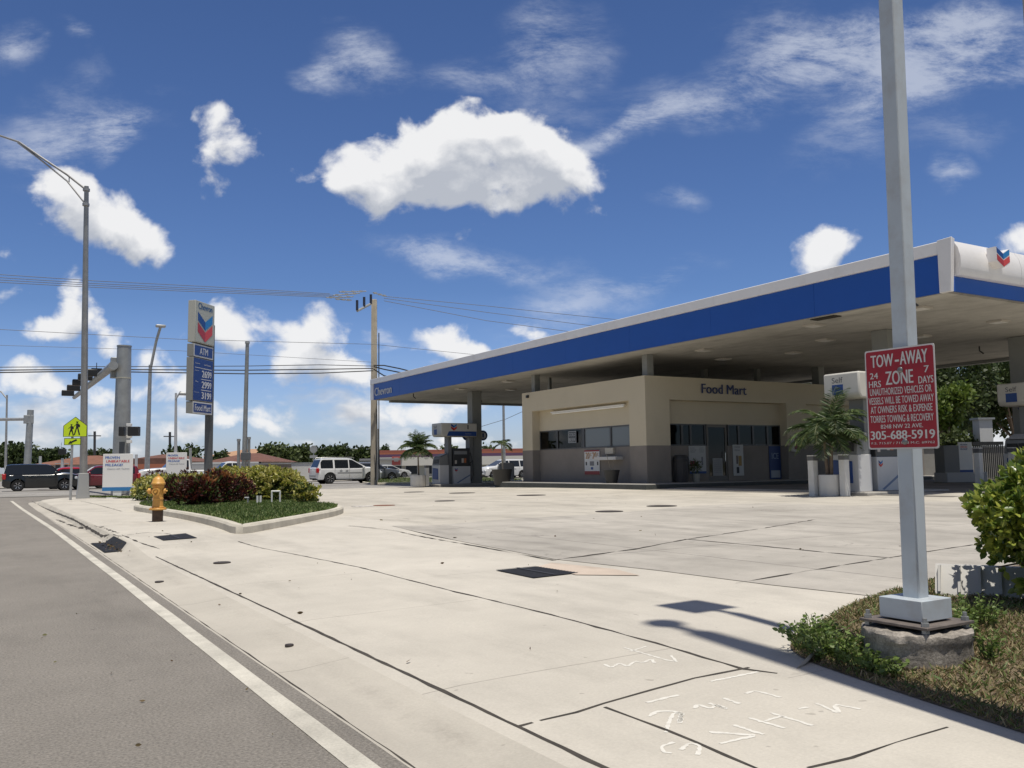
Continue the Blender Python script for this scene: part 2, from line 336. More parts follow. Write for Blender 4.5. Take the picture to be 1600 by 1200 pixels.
def text_poly(s, bold=.012):
    key = s
    if key not in TXT:
        c = bpy.data.curves.new('t', 'FONT'); c.body = s; c.offset = 0; c.resolution_u = 3
        o = bpy.data.objects.new('t', c); COL.objects.link(o); bpy.context.view_layer.update()
        me = o.to_mesh(); vs = [tuple(v.co) for v in me.vertices]; fs = [tuple(p.vertices) for p in me.polygons]
        o.to_mesh_clear(); bpy.data.objects.remove(o); bpy.data.curves.remove(c); TXT[key] = (vs, fs)
    return TXT[key]
def text(mb, s, o, R, U, w, h, k=None, off=.004, bold=.012, italic=0):
    """writing s centred on o, stretched to w x h in the plane (R, U)"""
    vs, fs = text_poly(s, bold); a = np.array(vs); lo = a.min(0); hi = a.max(0); sz = np.maximum(hi-lo, 1e-6)
    o = Vector(o); R = Vector(R).normalized(); U = Vector(U).normalized(); Nn = R.cross(U)
    out = []
    for q, sh in enumerate((0, -1, 1) if bold else (0,)):
        out = []
        for p in a:
            x = ((p[0]-lo[0])/sz[0]-.5)*w; y = ((p[1]-lo[1])/sz[1]-.5)*h; out.append(o+R*(x+italic*y+sh*bold*2.2*h)+U*y+Nn*(off+q*.0004))
        mb.add(out, fs, k)
def vmark(mb, o, R, U, w, h, ks, off=.004, t=.003, sx=1):
    """the two folded bands of the emblem; ks = material slots (light blue, dark blue, light red, dark red)"""
    o = Vector(o); R = Vector(R).normalized(); U = Vector(U).normalized(); Nn = R.cross(U); o2 = o+Nn*off
    H = h/2; a = w/2; g = h*.03
    top = lambda x: 0
    mb.slab(o2, R, U, [(-a, H), (0, H-.30*h), (0, H-.62*h+g), (-a, H-.32*h+g)][::-1], t, ks[1])
    mb.slab(o2, R, U, [(0, H-.30*h), (a, H), (a, H-.32*h+g), (0, H-.62*h+g)][::-1], t, ks[0])
    mb.slab(o2, R, U, [(-a, H-.36*h), (0, H-.66*h), (0, -H), (-a, -H+.32*h)][::-1], t, ks[3])
    mb.slab(o2, R, U, [(0, H-.66*h), (a, H-.36*h), (a, -H+.32*h), (0, -H)][::-1], t, ks[2])

X3, Y3, Z3 = Vector((1, 0, 0)), Vector((0, 1, 0)), Vector((0, 0, 1))
# ------------------------------------------------------------------ shape of the land
def sm(a, b, x): t = min(1, max(0, (x-a)/(b-a))); return t*t*(3-2*t)
def xe(y):                        # edge of the main road, with the corner radius towards the cross street
    if y < 37: return 1.45
    return 1.45+10-sqrt(max(0, 100-(min(y, 46.95)-37)**2))
XS = [-60, 1.45, 1.6, 1.9, 2.1, 3.5, 6.7, 20, 22.4, 100]; ZS = [0, 0, .0, .035, .05, .075, .11, .17, .25, .28]
XK = [-60, 1.45, 1.75, 1.86, 2.0, 3.5, 6.7, 20, 22.4, 100]; ZK = [0, 0, .01, .12, .135, .14, .14, .17, .25, .28]
def G(x, y):
    dx = x-(xe(y)-1.45)
    a = np.interp(dx, XS, ZS); b = np.interp(dx, XK, ZK)
    t = sm(12.2, 14.6, y); z = a*(1-t)+b*t
    e = sm(30, 47, y)
    if x > 4.5: z = z*(1-e)+.06*e
    elif x > 1.6: z = z*(1-e*.5)+.06*e*.5
    else: z = z+.06*e
    return float(z)
def g(px, py, dz=0):              # the point of the ground seen at this place of the photograph
    z = .1
    for _ in range(12):
        p = gz(px, py, z); z = .5*z+.5*(G(p.x, p.y)+dz)
    return gz(px, py, z)
def strip(name, xl, xr, ys, ns, material, dz=0, zf=G, **t):
    vs = []; fs = []
    for y in ys:
        a, b = xl(y), xr(y)
        for s in ns: x = a+(b-a)*s; vs.append((x, y, zf(x, y)+dz))
    n = len(ns)
    for i in range(len(ys)-1):
        for j in range(n-1): fs.append((i*n+j, i*n+j+1, (i+1)*n+j+1, (i+1)*n+j))
    mb = MB(); mb.add(vs, fs); return mb.build(name, material, kind='structure')
def sheet(name, poly, material, dz=.006, kind='structure', z=None, sub=0, zf=None):
    """polygon laid over the ground, triangulated on a grid so that it follows the slope"""
    import bmesh
    bm = bmesh.new(); vs = [bm.verts.new((p[0], p[1], 0)) for p in poly]; bm.faces.new(vs)
    if sub:
        xs = [p[0] for p in poly]; ys = [p[1] for p in poly]
        for ax, lo, hi in ((0, min(xs), max(xs)), (1, min(ys), max(ys))):
            q = lo+sub
            while q < hi:
                bmesh.ops.bisect_plane(bm, geom=bm.verts[:]+bm.edges[:]+bm.faces[:], plane_co=(q, 0, 0) if ax == 0 else (0, q, 0), plane_no=(1, 0, 0) if ax == 0 else (0, 1, 0)); q += sub
    for v in bm.verts: v.co.z = (zf(v.co.x, v.co.y) if zf else G(v.co.x, v.co.y) if z is None else z)+dz
    bmesh.ops.recalc_face_normals(bm, faces=bm.faces[:])
    me = bpy.data.meshes.new(name); bm.to_mesh(me); bm.free()
    if me.polygons and me.polygons[0].normal.z < 0: me.flip_normals()
    me.materials.append(material); o = bpy.data.objects.new(name, me); COL.objects.link(o); o['kind'] = kind; return o

ASPH = (.232, .212, .186)
M_road = concrete('asphalt', ASPH, stain=.12, dark=(.07, .065, .06), bump=1.0, spots=True, pscale=.5, cracks=.0, grain=.42)
M_road2 = concrete('bleached_asphalt', (.30, .285, .265), stain=.14, dark=(.12, .11, .1), bump=.5, pscale=.15)
M_gut = concrete('gutter_concrete', (.47, .435, .375), lines=[(0, 1.74, .09, -.12)], cross=[(1, 3.0, .9, .008, .7)], stain=.10, pscale=.6)
M_side = concrete('sidewalk_concrete', (.525, .488, .424), lines=[], cross=[(1, 2.35, .62, .008, .8)], stain=.11, oil=.12)
M_apr = concrete('apron_concrete', (.53, .493, .43), cross=[(1, 4.8, 1.6, .008, .55)], stain=.12, oil=.13)
M_lot = concrete('forecourt_concrete', (.50, .463, .40), cross=[(0, 5.1, 1.0, .012, .6), (1, 5.6, 2.2, .012, .6)], stain=.16, cracks=.7, oil=.28)
M_slab = concrete('worn_slab_concrete', (.43, .40, .355), cross=[(0, 4.6, 2.2, .02, 1.0), (1, 4.9, 1.4, .02, 1.0)], stain=.2, cracks=.6, dark=(.13, .12, .11), oil=.3)
M_joint = mat('joint_tar', (.05, .043, .035), .95, var=.5, vscale=8)
M_pad = concrete('canopy_shade_concrete', (.20, .185, .165), cross=[(0, 4.2, 1.0, .014, .8), (1, 4.5, 2.2, .014, .8)], stain=.2, cracks=.5)  # concrete under the canopy, coloured darker to deepen its shade and cut bounce
M_line = concrete('road_paint', (.56, .53, .46), stain=.2, dark=(.24, .22, .19), pscale=2.5, grain=.12)
M_grassbase = mat('soil', (.07, .075, .03), .95, var=.4, vscale=3, bump=.5, bscale=30)
M_far = mat('far_ground', (.13, .13, .07), .95, var=.3, vscale=.05)

ysn = [-12+i*.8 for i in range(30)]+[12+i*.25 for i in range(14)]+[15.5+i*.75 for i in range(6)]+[20+i*1.5 for i in range(12)]+[37+i*.7 for i in range(14)]+[46.9]
sheet('ground', [(-3000, -3000), (3000, -3000), (3000, 3000), (-3000, 3000)], M_far, z=-.06, dz=0)
strip('road', lambda y: -60, xe, [-60]+ysn+[47.0], [0, .3, .6, .8, .9, 1], M_road)
strip('gutter', xe, lambda y: xe(y)+.45, ysn, [0, .1667, .3333, .6667, .911, 1], M_gut)
strip('sidewalk', lambda y: xe(y)+.45, lambda y: xe(y)+2.05, ysn, [0, .03125, .0625, .125, .5, 1], M_side)
strip('driveway_apron', lambda y: xe(y)+2.05, lambda y: 6.7 if y < 40 else max(6.7, xe(y)+2.1), ysn, [0, .25, .5, .75, 1], M_apr)
strip('forecourt', lambda y: 6.7 if y < 40 else max(6.7, xe(y)+2.1), lambda y: 70, ysn, [0, .05, .1, .15, .2, .22, .25, .3, .5, 1], M_lot)
CS = sheet('cross_street', [(-300, 47), (400, 47), (400, 74), (-300, 74)], M_road2, z=.06, dz=-.001)
sheet('far_pavement', [(-300, 74), (400, 74), (400, 77), (-300, 77)], MATS['sidewalk_concrete'], z=.12, dz=0)
sheet('far_lot', [(-300, 77), (400, 77), (400, 135), (-300, 135)], M_road2, z=.10, dz=0)

# worn grey slabs inside the forecourt, and the joints
def P2(*pp, dz=0): return [tuple(g(a, b, dz)[:2]) for a, b in pp]
sheet('worn_slabs', P2((612, 822), (680, 821), (800, 811), (960, 802), (1090, 790), (1205, 786), (1330, 791), (1480, 783), (1640, 781), (1700, 880), (1640, 950), (1400, 936), (1200, 914), (1030, 892), (865, 874), (740, 850)), M_slab, dz=.005, sub=2)
sheet('canopy_shade_pad', [(21.25, 13.7), (60, 13.7), (60, 47), (21.25, 47)], M_pad, dz=.004, sub=2)
def path_strip(name, pts, w, material, dz=.0015, kind='structure', jag=.25, step=.15, parent=None):
    """a narrow band along points of the ground"""
    P = [Vector((p[0], p[1], 0)) for p in pts]; Q = []
    for a, b in zip(P[:-1], P[1:]):
        n = max(1, int((b-a).length/step))
        for i in range(n): Q.append(a.lerp(b, i/n))
    Q.append(P[-1]); vs = []; fs = []
    for i, q in enumerate(Q):
        t = (Q[min(i+1, len(Q)-1)]-Q[max(i-1, 0)]).normalized(); nrm = Vector((-t.y, t.x, 0))
        j = random.uniform(-1, 1)*w*jag*.5; ww = w*(1+random.uniform(-jag, jag)*1.3)/2
        for s_ in (-1, 1): r = q+nrm*(s_*ww+j); vs.append((r.x, r.y, G(r.x, r.y)+dz))
    fs = [(2*i, 2*i+1, 2*i+3, 2*i+2) for i in range(len(Q)-1)]
    mb = MB(); mb.add(vs, fs); o = mb.build(name, material, smooth=False)
    o['kind'] = kind; return o
path_strip('road_edge_line', [(1.30, -10), (1.30, 10), (1.27, 20), (1.14, 30), (1.0, 41)], .105, M_line, dz=.003, jag=.03, step=.5)
path_strip('pavement_joint', [(1.995, -5), (2.0, 6), (1.97, 12.4)], .022, M_joint)
path_strip('pavement_joint', P2((160, 838), (115, 812), (62, 790), (48, 782)), .03, M_joint)
path_strip('pavement_joint', P2((1215, 1052), (1160, 1045), (1000, 998), (860, 960), (700, 922), (560, 886), (470, 868), (372, 846)), .022, M_joint, jag=.5)
path_strip('gutter_joint', [(1.46, -5), (1.47, 8), (1.48, 14), (1.46, 30)], .007, M_joint, jag=.6)
path_strip('pavement_joint', P2((807, 1136), (900, 1113), (985, 1087), (1085, 1060), (1170, 1043)), .016, M_joint, jag=.5)
path_strip('pavement_joint', P2((1262, 1200), (1330, 1184), (1400, 1160), (1480, 1136)), .012, M_joint, jag=.5)
path_strip('pavement_joint', P2((945, 1105), (1040, 1140), (1190, 1204)), .016, M_joint, jag=.4)
path_strip('forecourt_joint', P2((545, 822), (620, 830), (740, 853), (865, 876)), .02, M_joint, jag=.7, dz=.0075)
path_strip('forecourt_joint', P2((865, 876), (990, 859), (1075, 843), (1200, 825), (1275, 812)), .03, M_joint, jag=.9, dz=.0075)
path_strip('forecourt_joint', P2((1150, 912), (1225, 899), (1330, 882), (1440, 864), (1520, 852)), .02, M_joint, jag=.9, dz=.0075)
path_strip('forecourt_joint', P2((1070, 843), (1180, 853), (1290, 864), (1395, 873)), .03, M_joint, jag=.9, dz=.0075)
path_strip('pavement_crack', P2((160, 838), (190, 838), (230, 832), (265, 834)), .03, M_joint, jag=.9)
path_strip('pavement_crack', P2((190, 836), (215, 847), (250, 858)), .02, M_joint, jag=.9)
path_strip('pavement_crack', P2((88, 812), (110, 820), (120, 824), (155, 823), (185, 833)), .05, M_joint, jag=.9)
path_strip('pavement_joint', P2((126, 783), (150, 788), (190, 799)), .03, M_joint, jag=.6)
M_salm = concrete('patched_concrete', (.54, .45, .37), stain=.2)
sheet('pavement_patch', P2((840, 886), (862, 880), (960, 890), (1000, 900), (900, 899)), M_salm, dz=.007)
# painted marks on the pavement
M_white = mat('white_spray', (.67, .645, .585), .85, dirt=((.53, .49, .43), .85), dscale=30)
def strokes(label, ls, w=.022, group=None):
    for l in ls:
        P = P2(*l); Q = [P[0]]
        for a, b in zip(P[:-1], P[1:]): a, b = np.array(a), np.array(b); Q += [tuple(a*.8+b*.2), tuple(a*.2+b*.8)]
        Q.append(P[-1]); path_strip('painted_mark', Q, w*random.uniform(.8, 1.1), M_white, dz=.0013, jag=.3, step=.014)
strokes('', [[(1040, 1145), (1050, 1115+1), (1066, 1112), (1062, 1130)], [(1015, 1120), (1025, 1112), (1048, 1111), (1067, 1115), (1060, 1128)], [(1085, 1107), (1090, 1101), (1112, 1108), (1118, 1101), (1135, 1107)], [(1107, 1099), (1137, 1108)],
             [(1130, 1091), (1156, 1100)], [(1165, 1084), (1180, 1079), (1220, 1090)], [(1170, 1122), (1226, 1138)], [(1195, 1127), (1222, 1119)], [(1205, 1114), (1270, 1134)],
             [(1248, 1108), (1262, 1105)], [(1276, 1099), (1316, 1117), (1300, 1100), (1345, 1108)], [(1146, 1133), (1193, 1148)], [(1108, 1144), (1180, 1149)], [(1125, 1162), (1178, 1150)],
             [(1053, 1160), (1034, 1166), (1036, 1175), (1050, 1177)], [(1064, 1172), (1076, 1161), (1095, 1165), (1090, 1180)], [(1010, 1098), (1060, 1086)], [(1110, 1065), (1185, 1050)]], .021)
strokes('', [[(975, 1012), (1060, 1037), (1048, 1024)], [(945, 1038), (955, 1044), (968, 1036), (980, 1042), (992, 1033), (1004, 1036), (1018, 1030), (1022, 1036)], [(985, 1018), (1010, 1010)]], .018)

# ------------------------------------------------------------------ common materials
M_galv = mat('galvanised_steel', (.42, .42, .41), .45, .55, var=.2, vscale=5)
M_galvd = mat('weathered_galvanised_steel', (.33, .34, .34), .5, .45, var=.22, vscale=2.5)
M_gpaint = mat('pale_grey_paint', (.47, .52, .56), .42, var=.05, vscale=6, dirt=((.28, .22, .17), .35), dscale=5)
M_dark = mat('black_plastic', (.018, .018, .018), .45)
M_steel = mat('dark_steel', (.11, .115, .12), .5, .3, var=.15)
M_cream = mat('cream_stucco', (.59, .52, .385), .9, var=.05, vscale=1.2, bump=.25, bscale=60, dirt=((.42, .37, .29), .25), dscale=.6)
M_grey = mat('grey_stucco', (.25, .222, .195), .9, var=.07, vscale=1.3, bump=.25, bscale=60, dirt=((.15, .135, .12), .35), dscale=.8)
M_white2 = mat('white_paint', (.78, .77, .74), .45, var=.04)
M_can_w = mat('canopy_white_panel', (.80, .78, .77), .32, var=.04, vscale=.8, dirt=((.55, .52, .5), .35), dscale=1.5)
M_can_b = mat('canopy_blue_panel', (.010, .085, .40), .38, var=.05, vscale=.5)
M_soff = concrete('canopy_soffit', (.50, .48, .435), cross=[(0, .61, .1, .006, .45), (1, 6.1, .1, .012, .7)], stain=.2, dark=(.10, .09, .07), spots=False, pscale=.25)
M_gcol = mat('grey_column_paint', (.24, .245, .235), .55, var=.06)
M_blue = mat('sign_blue', (.02, .065, .24), .4)
M_lblue = mat('emblem_light_blue', (.02, .20, .50), .35); M_dblue = mat('emblem_dark_blue', (.01, .06, .25), .35)
M_red = mat('emblem_red', (.62, .06, .05), .35); M_dred = mat('emblem_dark_red', (.40, .03, .03), .35)
EMB = [M_lblue, M_dblue, M_red, M_dred]
M_win = glass('tinted_window', (.10, .11, .11)); M_winm = mat('dark_aluminium', (.10, .10, .10), .4, .4)
M_chrome = mat('chrome', (.7, .7, .7), .15, 1)
M_kerb = concrete('kerb_concrete', (.56, .52, .44), stain=.14, dark=(.2, .18, .16), bump=.5, pscale=3)

# ------------------------------------------------------------------ drain covers, grates
def grate(label, pp, w=None, bars=9, dz=.008):
    P = [g(*p) for p in pp]; o = thing('drain_grate', label, 'drain', sum(P, Vector())/4, group=None)
    L = [p-o.location for p in P]
    for q in L: q.z += dz
    fr = MB(); cx = Vector((0, 0, 0))
    fr.add([q+Vector((0, 0, .0)) for q in L], [(0, 1, 2, 3)]); fr.build('frame', mat('drain_dark', (.012, .012, .014), .8), o, smooth=False)
    b = MB()
    for i in range(bars+1):
        t = i/bars; a = L[0].lerp(L[1], t); c = L[3].lerp(L[2], t); n = (L[1]-L[0]).normalized()*.008
        b.add([a-n+Z3*.004, a+n+Z3*.004, c+n+Z3*.004, c-n+Z3*.004], [(0, 1, 2, 3)])
    a = L[0].lerp(L[3], .5); c = L[1].lerp(L[2], .5); n = (L[3]-L[0]).normalized()*.02
    b.add([a-n+Z3*.007, a+n+Z3*.007, c+n+Z3*.007, c-n+Z3*.007], [(0, 3, 2, 1)])
    b.build('grate', mat('iron', (.06, .06, .065), .6, .5), o, smooth=False); return o
grate('large black drain grate in the concrete forecourt', [(775, 892), (833, 904), (903, 896), (838, 886)], bars=14)
grate('dark grate in the pavement in front of the hydrant', [(240, 839), (255, 845), (308, 841), (290, 834)], bars=12)
M_iron = mat('manhole_iron', (.055, .045, .04), .7, .2, var=.3)
def manhole(label, px, py, r, m=M_iron, ring=False, group=None):
    p = g(px, py); mb = MB(); mb.lathe([(r, 0), (r, .009), (r*.93, .012), (0.01, .012)], n=28)
    o = mb.build('manhole_cover', m); o.location = (p.x, p.y, p.z+.002); tag(o, label, 'manhole', group); return o
for lb, px, py, r, mm in [('flat dark tank cover in the forecourt nearest to the white palm pot', 647, 769, .42, M_iron), ('flat dark tank cover in the forecourt below the column of pump one', 722, 770.5, .5, M_iron),
                      ('flat dark tank cover in front of the store corner pillar', 830, 774, .5, M_iron), ('small tank cover between the far covers and the grey slabs', 695, 783, .3, M_iron),
                      ('dark round cover at the edge of the grey slabs, the larger of two', 1034, 791, .36, M_iron), ('dark round cover at the edge of the grey slabs, the smaller of two', 952, 799.5, .3, M_iron),
                      ('small round valve cover in the pavement left of the joint', 347, 880, .1, M_iron), ('small iron plate in the gutter concrete', 249, 910, .045, M_iron), ('small iron cap in the gutter concrete nearest the viewer', 452, 1010, .028, M_iron),
                      ('rusty patched cover near the island kerb, the redder one', 600, 790, .3, mat('rusty_iron', (.22, .10, .06), .8)), ('white ringed cover near the end of the island kerb', 567, 791.5, .3, mat('pale_ring', (.5, .47, .43), .8, var=.5, vscale=12))]:
    manhole(lb, px, py, r, mm)
# kerb inlet on the main road
o = thing('storm_inlet', 'storm drain mouth in the kerb with rusty grate in the gutter', 'drain', (0, 0, 0))
mb = MB(); a = g(95, 842); b = g(132, 846)
y0, y1 = 13.9, 15.8
mb.b2((1.52, y0, -.02), (1.80, y1, .012)); mb.build('pit', mat('drain_dark'), o)
mb = MB()
for i in range(14): yy = y0+(i+.5)*(y1-y0)/14; mb.b2((1.53, yy-.03, .012), (1.79, yy+.03, .02))
mb.build('grate', mat('iron'), o)
mb = MB(); mb.add([(1.735, y0+.2, .022), (1.735, y1, .022), (1.845, y1-.1, .118), (1.845, y0+.35, .118), (1.86, y1, .0), (1.86, y0, .0)], [(0, 3, 2, 1), (0, 5, 3), (1, 2, 4), (2, 3, 5, 4)]); mb.build('throat', mat('drain_dark'), o)

# ------------------------------------------------------------------ foliage
def leafmesh(name, C_, D_, size, mats, parent=None, aspect=.5, fold=.25, mi=None, kind=None):
    """one folded leaf per row: centres C_, directions D_"""
    n = len(C_); D_ = D_/np.maximum(np.linalg.norm(D_, axis=1, keepdims=True), 1e-6)
    r = rng.normal(size=(n, 3)); sd = np.cross(D_, r); sd /= np.maximum(np.linalg.norm(sd, axis=1, keepdims=True), 1e-6); nr = np.cross(D_, sd)
    size = np.broadcast_to(np.asarray(size, float), (n,))[:, None]; L = size; Wd = size*aspect
    v = np.empty((n, 6, 3))
    v[:, 0] = C_-D_*L*.5; v[:, 3] = C_+D_*L*.5+nr*L*.06
    v[:, 1] = C_-D_*L*.12+sd*Wd*.5+nr*L*fold*.35; v[:, 2] = C_+D_*L*.2+sd*Wd*.42+nr*L*fold*.35
    v[:, 5] = C_-D_*L*.12-sd*Wd*.5+nr*L*fold*.35; v[:, 4] = C_+D_*L*.2-sd*Wd*.42+nr*L*fold*.35
    me = bpy.data.meshes.new(name); me.vertices.add(n*6); me.vertices.foreach_set('co', v.reshape(-1))
    idx = (np.arange(n)[:, None]*6+np.array([0, 1, 2, 3, 0, 3, 4, 5])[None]).reshape(-1)
    me.loops.add(n*8); me.loops.foreach_set('vertex_index', idx.astype(np.int32)); me.polygons.add(n*2)
    me.polygons.foreach_set('loop_start', np.arange(n*2, dtype=np.int32)*4); me.polygons.foreach_set('loop_total', np.full(n*2, 4, np.int32))
    if not isinstance(mats, (list, tuple)): mats = [mats]
    for q in mats: me.materials.append(q)
    if mi is not None: me.polygons.foreach_set('material_index', np.repeat(mi, 2).astype(np.int32))
    me.update(calc_edges=True); o = bpy.data.objects.new(name, me); COL.objects.link(o)
    if parent: o.parent = parent
    if kind: o['kind'] = kind
    return o
M_leafY = mat('yellow_croton_leaf', island=[(.10, .14, .02), (.30, .32, .05), (.46, .42, .09), (.40, .40, .10), (.52, .48, .20)], rough=.45, trans=.3)
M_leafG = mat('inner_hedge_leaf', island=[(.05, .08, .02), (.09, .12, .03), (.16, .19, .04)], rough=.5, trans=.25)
M_leafR = mat('dark_red_croton_leaf', island=[(.035, .012, .012), (.07, .015, .015), (.12, .03, .02), (.16, .06, .03), (.05, .03, .02)], rough=.4, trans=.25)
M_leafO = mat('orange_croton_leaf', island=[(.30, .12, .05), (.40, .20, .06), (.25, .06, .03)], rough=.4, trans=.3)
M_leafB = mat('glossy_ficus_leaf', island=[(.07, .12, .02), (.14, .21, .03), (.27, .33, .05), (.44, .46, .09)], rough=.33, trans=.3)
M_leafW = mat('weed_leaf', island=[(.10, .16, .035), (.15, .22, .05), (.22, .29, .08)], rough=.5, trans=.3)
M_leafT = mat('tree_leaf', island=[(.028, .045, .012), (.045, .07, .018), (.07, .10, .025)], rough=.55, trans=.25)
M_leafT2 = mat('olive_tree_leaf', island=[(.05, .07, .02), (.08, .11, .03), (.11, .14, .04)], rough=.55, trans=.25)
M_leafL = mat('bright_tree_leaf', island=[(.07, .12, .02), (.13, .19, .03), (.18, .23, .045)], rough=.5, trans=.35)
M_bark = mat('bark', (.16, .12, .09), .9, var=.3, vscale=8, bump=.6)
M_twig = mat('twig', (.20, .16, .12), .9)
M_frond = mat('palm_leaflet', island=[(.035, .065, .02), (.06, .10, .03), (.12, .16, .05)], rough=.45, trans=.2)

def blob_pts(n, c, r, shell=.55, dirs=True, flat=None):
    d = rng.normal(size=(n, 3)); d /= np.linalg.norm(d, axis=1, keepdims=True)
    rad = 1-shell*rng.random(n)**1.6
    p = np.array(c)+d*np.array(r)*rad[:, None]; return p, d
M_litter = mat('brown_litter', island=[(.16, .09, .04), (.10, .06, .03), (.22, .14, .07), (.12, .12, .05)], rough=.9)
def litter(name, c, rx, ry, n, sz):
    P_ = np.stack([c[0]+rng.normal(size=n)*rx, c[1]+rng.normal(size=n)*ry, np.zeros(n)], 1)
    for q in P_: q[2] = G(q[0], q[1])+.012
    D_ = rng.normal(size=(n, 3))*np.array([1, 1, .15]); leafmesh(name, P_, D_, sz*(.5+rng.random(n)), M_litter, None, aspect=.5, kind='stuff')
def rosette(C_, D_, K, leaf, spread=.75):
    """K leaves fanned out from each shoot tip"""
    C2 = np.repeat(C_, K, 0); D2 = np.repeat(D_/np.maximum(np.linalg.norm(D_, axis=1, keepdims=True), 1e-6), K, 0)
    D2 = D2+rng.normal(size=D2.shape)*spread; D2 /= np.linalg.norm(D2, axis=1, keepdims=True)
    return C2+D2*leaf*.55+rng.normal(size=D2.shape)*leaf*.12, D2
def hedge(label, axis, w, h, n, mats, name='hedge', lump=.12, leaf=.085, cat='hedge', prof=None):
    """a clipped hedge along axis points [(x,y)], box-like section with lumps"""
    A = [Vector((*a, 0)) for a in axis]; seg = [(b-a).length for a, b in zip(A[:-1], A[1:])]; T = sum(seg)
    o = thing(name, label, cat, (A[0].x, A[0].y, G(A[0].x, A[0].y)))
    K = 7; nC = n//K; n0 = n; n = nC
    ts = rng.random(n)*T; C_ = np.zeros((n, 3)); D_ = np.zeros((n, 3)); mi = np.zeros(n, int)
    fx = rng.random(6)*6
    for i in range(n):
        t = ts[i]; k = 0
        while k < len(seg)-1 and t > seg[k]: t -= seg[k]; k += 1
        p = A[k].lerp(A[k+1], t/seg[k]); dr = (A[k+1]-A[k]).normalized(); nr = Vector((-dr.y, dr.x, 0))
        e = min(ts[i], T-ts[i])/(w*.5); e = min(1, sqrt(max(.02, 1-(1-min(1, e))**2)))
        lp = 1+lump*(sin(ts[i]*2.1+fx[0])*.5+sin(ts[i]*5.3+fx[1])*.4+sin(ts[i]*11+fx[2])*.25)
        a = rng.random()*pi; q = 3.2                                     # superellipse section
        ca, sa = cos(a), sin(a); rr = (abs(ca)**q+abs(sa)**q)**(-1/q)
        dep_ = 1-.5*rng.random()**1.7
        hh = (prof(ts[i]/T) if prof else 1)*h
        s1 = ca*rr*w*.5*e*lp*dep_; z = sa*rr*(hh*(.55+.45*e))*lp*dep_
        z = .08+z*(.92) if rng.random() < .9 else rng.random()*.5*hh
        x, y = p.x+nr.x*s1, p.y+nr.y*s1
        C_[i] = (x-o.location.x, y-o.location.y, z+G(x, y)-o.location.z); D_[i] = (nr.x*ca+rng.normal()*.6, nr.y*ca+rng.normal()*.6, sa*.9+.1+rng.normal()*.5)
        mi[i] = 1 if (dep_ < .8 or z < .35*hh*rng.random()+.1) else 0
    C_, D_ = rosette(C_, D_, K, leaf); mi = np.repeat(mi, K); n = len(C_)
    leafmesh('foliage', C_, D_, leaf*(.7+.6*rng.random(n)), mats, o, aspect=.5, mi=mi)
    mb = MB()
    for i in range(int(T*7)):
        t = random.random()*T; k = 0
        while k < len(seg)-1 and t > seg[k]: t -= seg[k]; k += 1
        p = A[k].lerp(A[k+1], t/seg[k])+Vector((random.uniform(-1, 1)*w*.25, random.uniform(-1, 1)*w*.25, G(A[k].x, A[k].y)))-o.location
        q = p+Vector((random.uniform(-.25, .25), random.uniform(-.25, .25), h*random.uniform(.6, .85)))
        mb.tube([p, p.lerp(q, .5)+Vector((random.uniform(-.05, .05), random.uniform(-.05, .05), 0)), q], [.014, .01, .006], 5)
    mb.build('stems', M_twig, o); return o

litter('gutter_litter', (1.72, 15.0), .06, .6, 130, .04); litter('pavement_litter', (2.6, 9.0), 1.0, 5.0, 26, .03); litter('lot_litter', (9.0, 13.0), 4.0, 6.0, 40, .05); litter('road_litter', (0.3, 5.0), .8, 3.0, 25, .02)
# the planted island with its kerb
isl = [g(*p) for p in [(196, 796), (250, 805), (300, 814), (345, 826), (369, 838)]]
isr = [g(*p) for p in [(372, 838), (430, 826), (485, 815), (528, 806), (540, 800)]]
ie = isr[-1]; isb = [Vector((ie.x+.15, ie.y+1.2, 0)), Vector((ie.x-.1, ie.y+4, 0)), Vector((ie.x-.6, ie.y+7, 0)), Vector((5.6, 29.5, 0)), Vector((4.5, 27.5, 0))]
loop = [(p.x, p.y) for p in isl+isr[1:]+isb]
def chaikin(P, n=2):
    for _ in range(n):
        Q = []
        for i in range(len(P)):
            a, b = np.array(P[i]), np.array(P[(i+1) % len(P)]); Q += [tuple(a*.75+b*.25), tuple(a*.25+b*.75)]
        P = Q
    return P
def kerb(name, loop, w=.16, h=.15, closed=True, material=None):
    P = [Vector((*p, 0)) for p in loop]; n = len(P); vs = []; fs = []
    area = sum(P[i].x*P[(i+1) % n].y-P[(i+1) % n].x*P[i].y for i in range(n)); sg = 1 if area > 0 else -1
    prof = [(0, -.05), (0, h*.72), (.03, h*.97), (w*.8, h), (w, h*.95), (w, -.05)]
    for i, p in enumerate(P):
        a = P[(i-1) % n] if closed or i else p; b = P[(i+1) % n] if closed or i < n-1 else p
        t = (b-a).normalized(); nr = Vector((-t.y, t.x, 0))*sg
        for d, z in prof: q = p+nr*d; vs.append((q.x, q.y, G(p.x, p.y)+z))
    m_ = len(prof)
    for i in range(n if closed else n-1):
        for j in range(m_-1): fs.append((i*m_+j, ((i+1) % n)*m_+j, ((i+1) % n)*m_+j+1, i*m_+j+1))
    mb = MB(); mb.add(vs, fs); o = mb.build(name, material or M_kerb); o['kind'] = 'structure'; return o
lp = chaikin(loop, 2); kerb('island_kerb', lp)
def inset(P, d):
    n = len(P); P = [Vector((*p, 0)) for p in P]; area = sum(P[i].x*P[(i+1) % n].y-P[(i+1) % n].x*P[i].y for i in range(n)); sg = 1 if area > 0 else -1
    out = []
    for i in range(n):
        t = (P[(i+1) % n]-P[(i-1) % n]).normalized(); q = P[i]+Vector((-t.y, t.x, 0))*sg*d; out.append((q.x, q.y))
    return out
sheet('island_soil', inset(lp, .1), M_grassbase, dz=.12, sub=2)
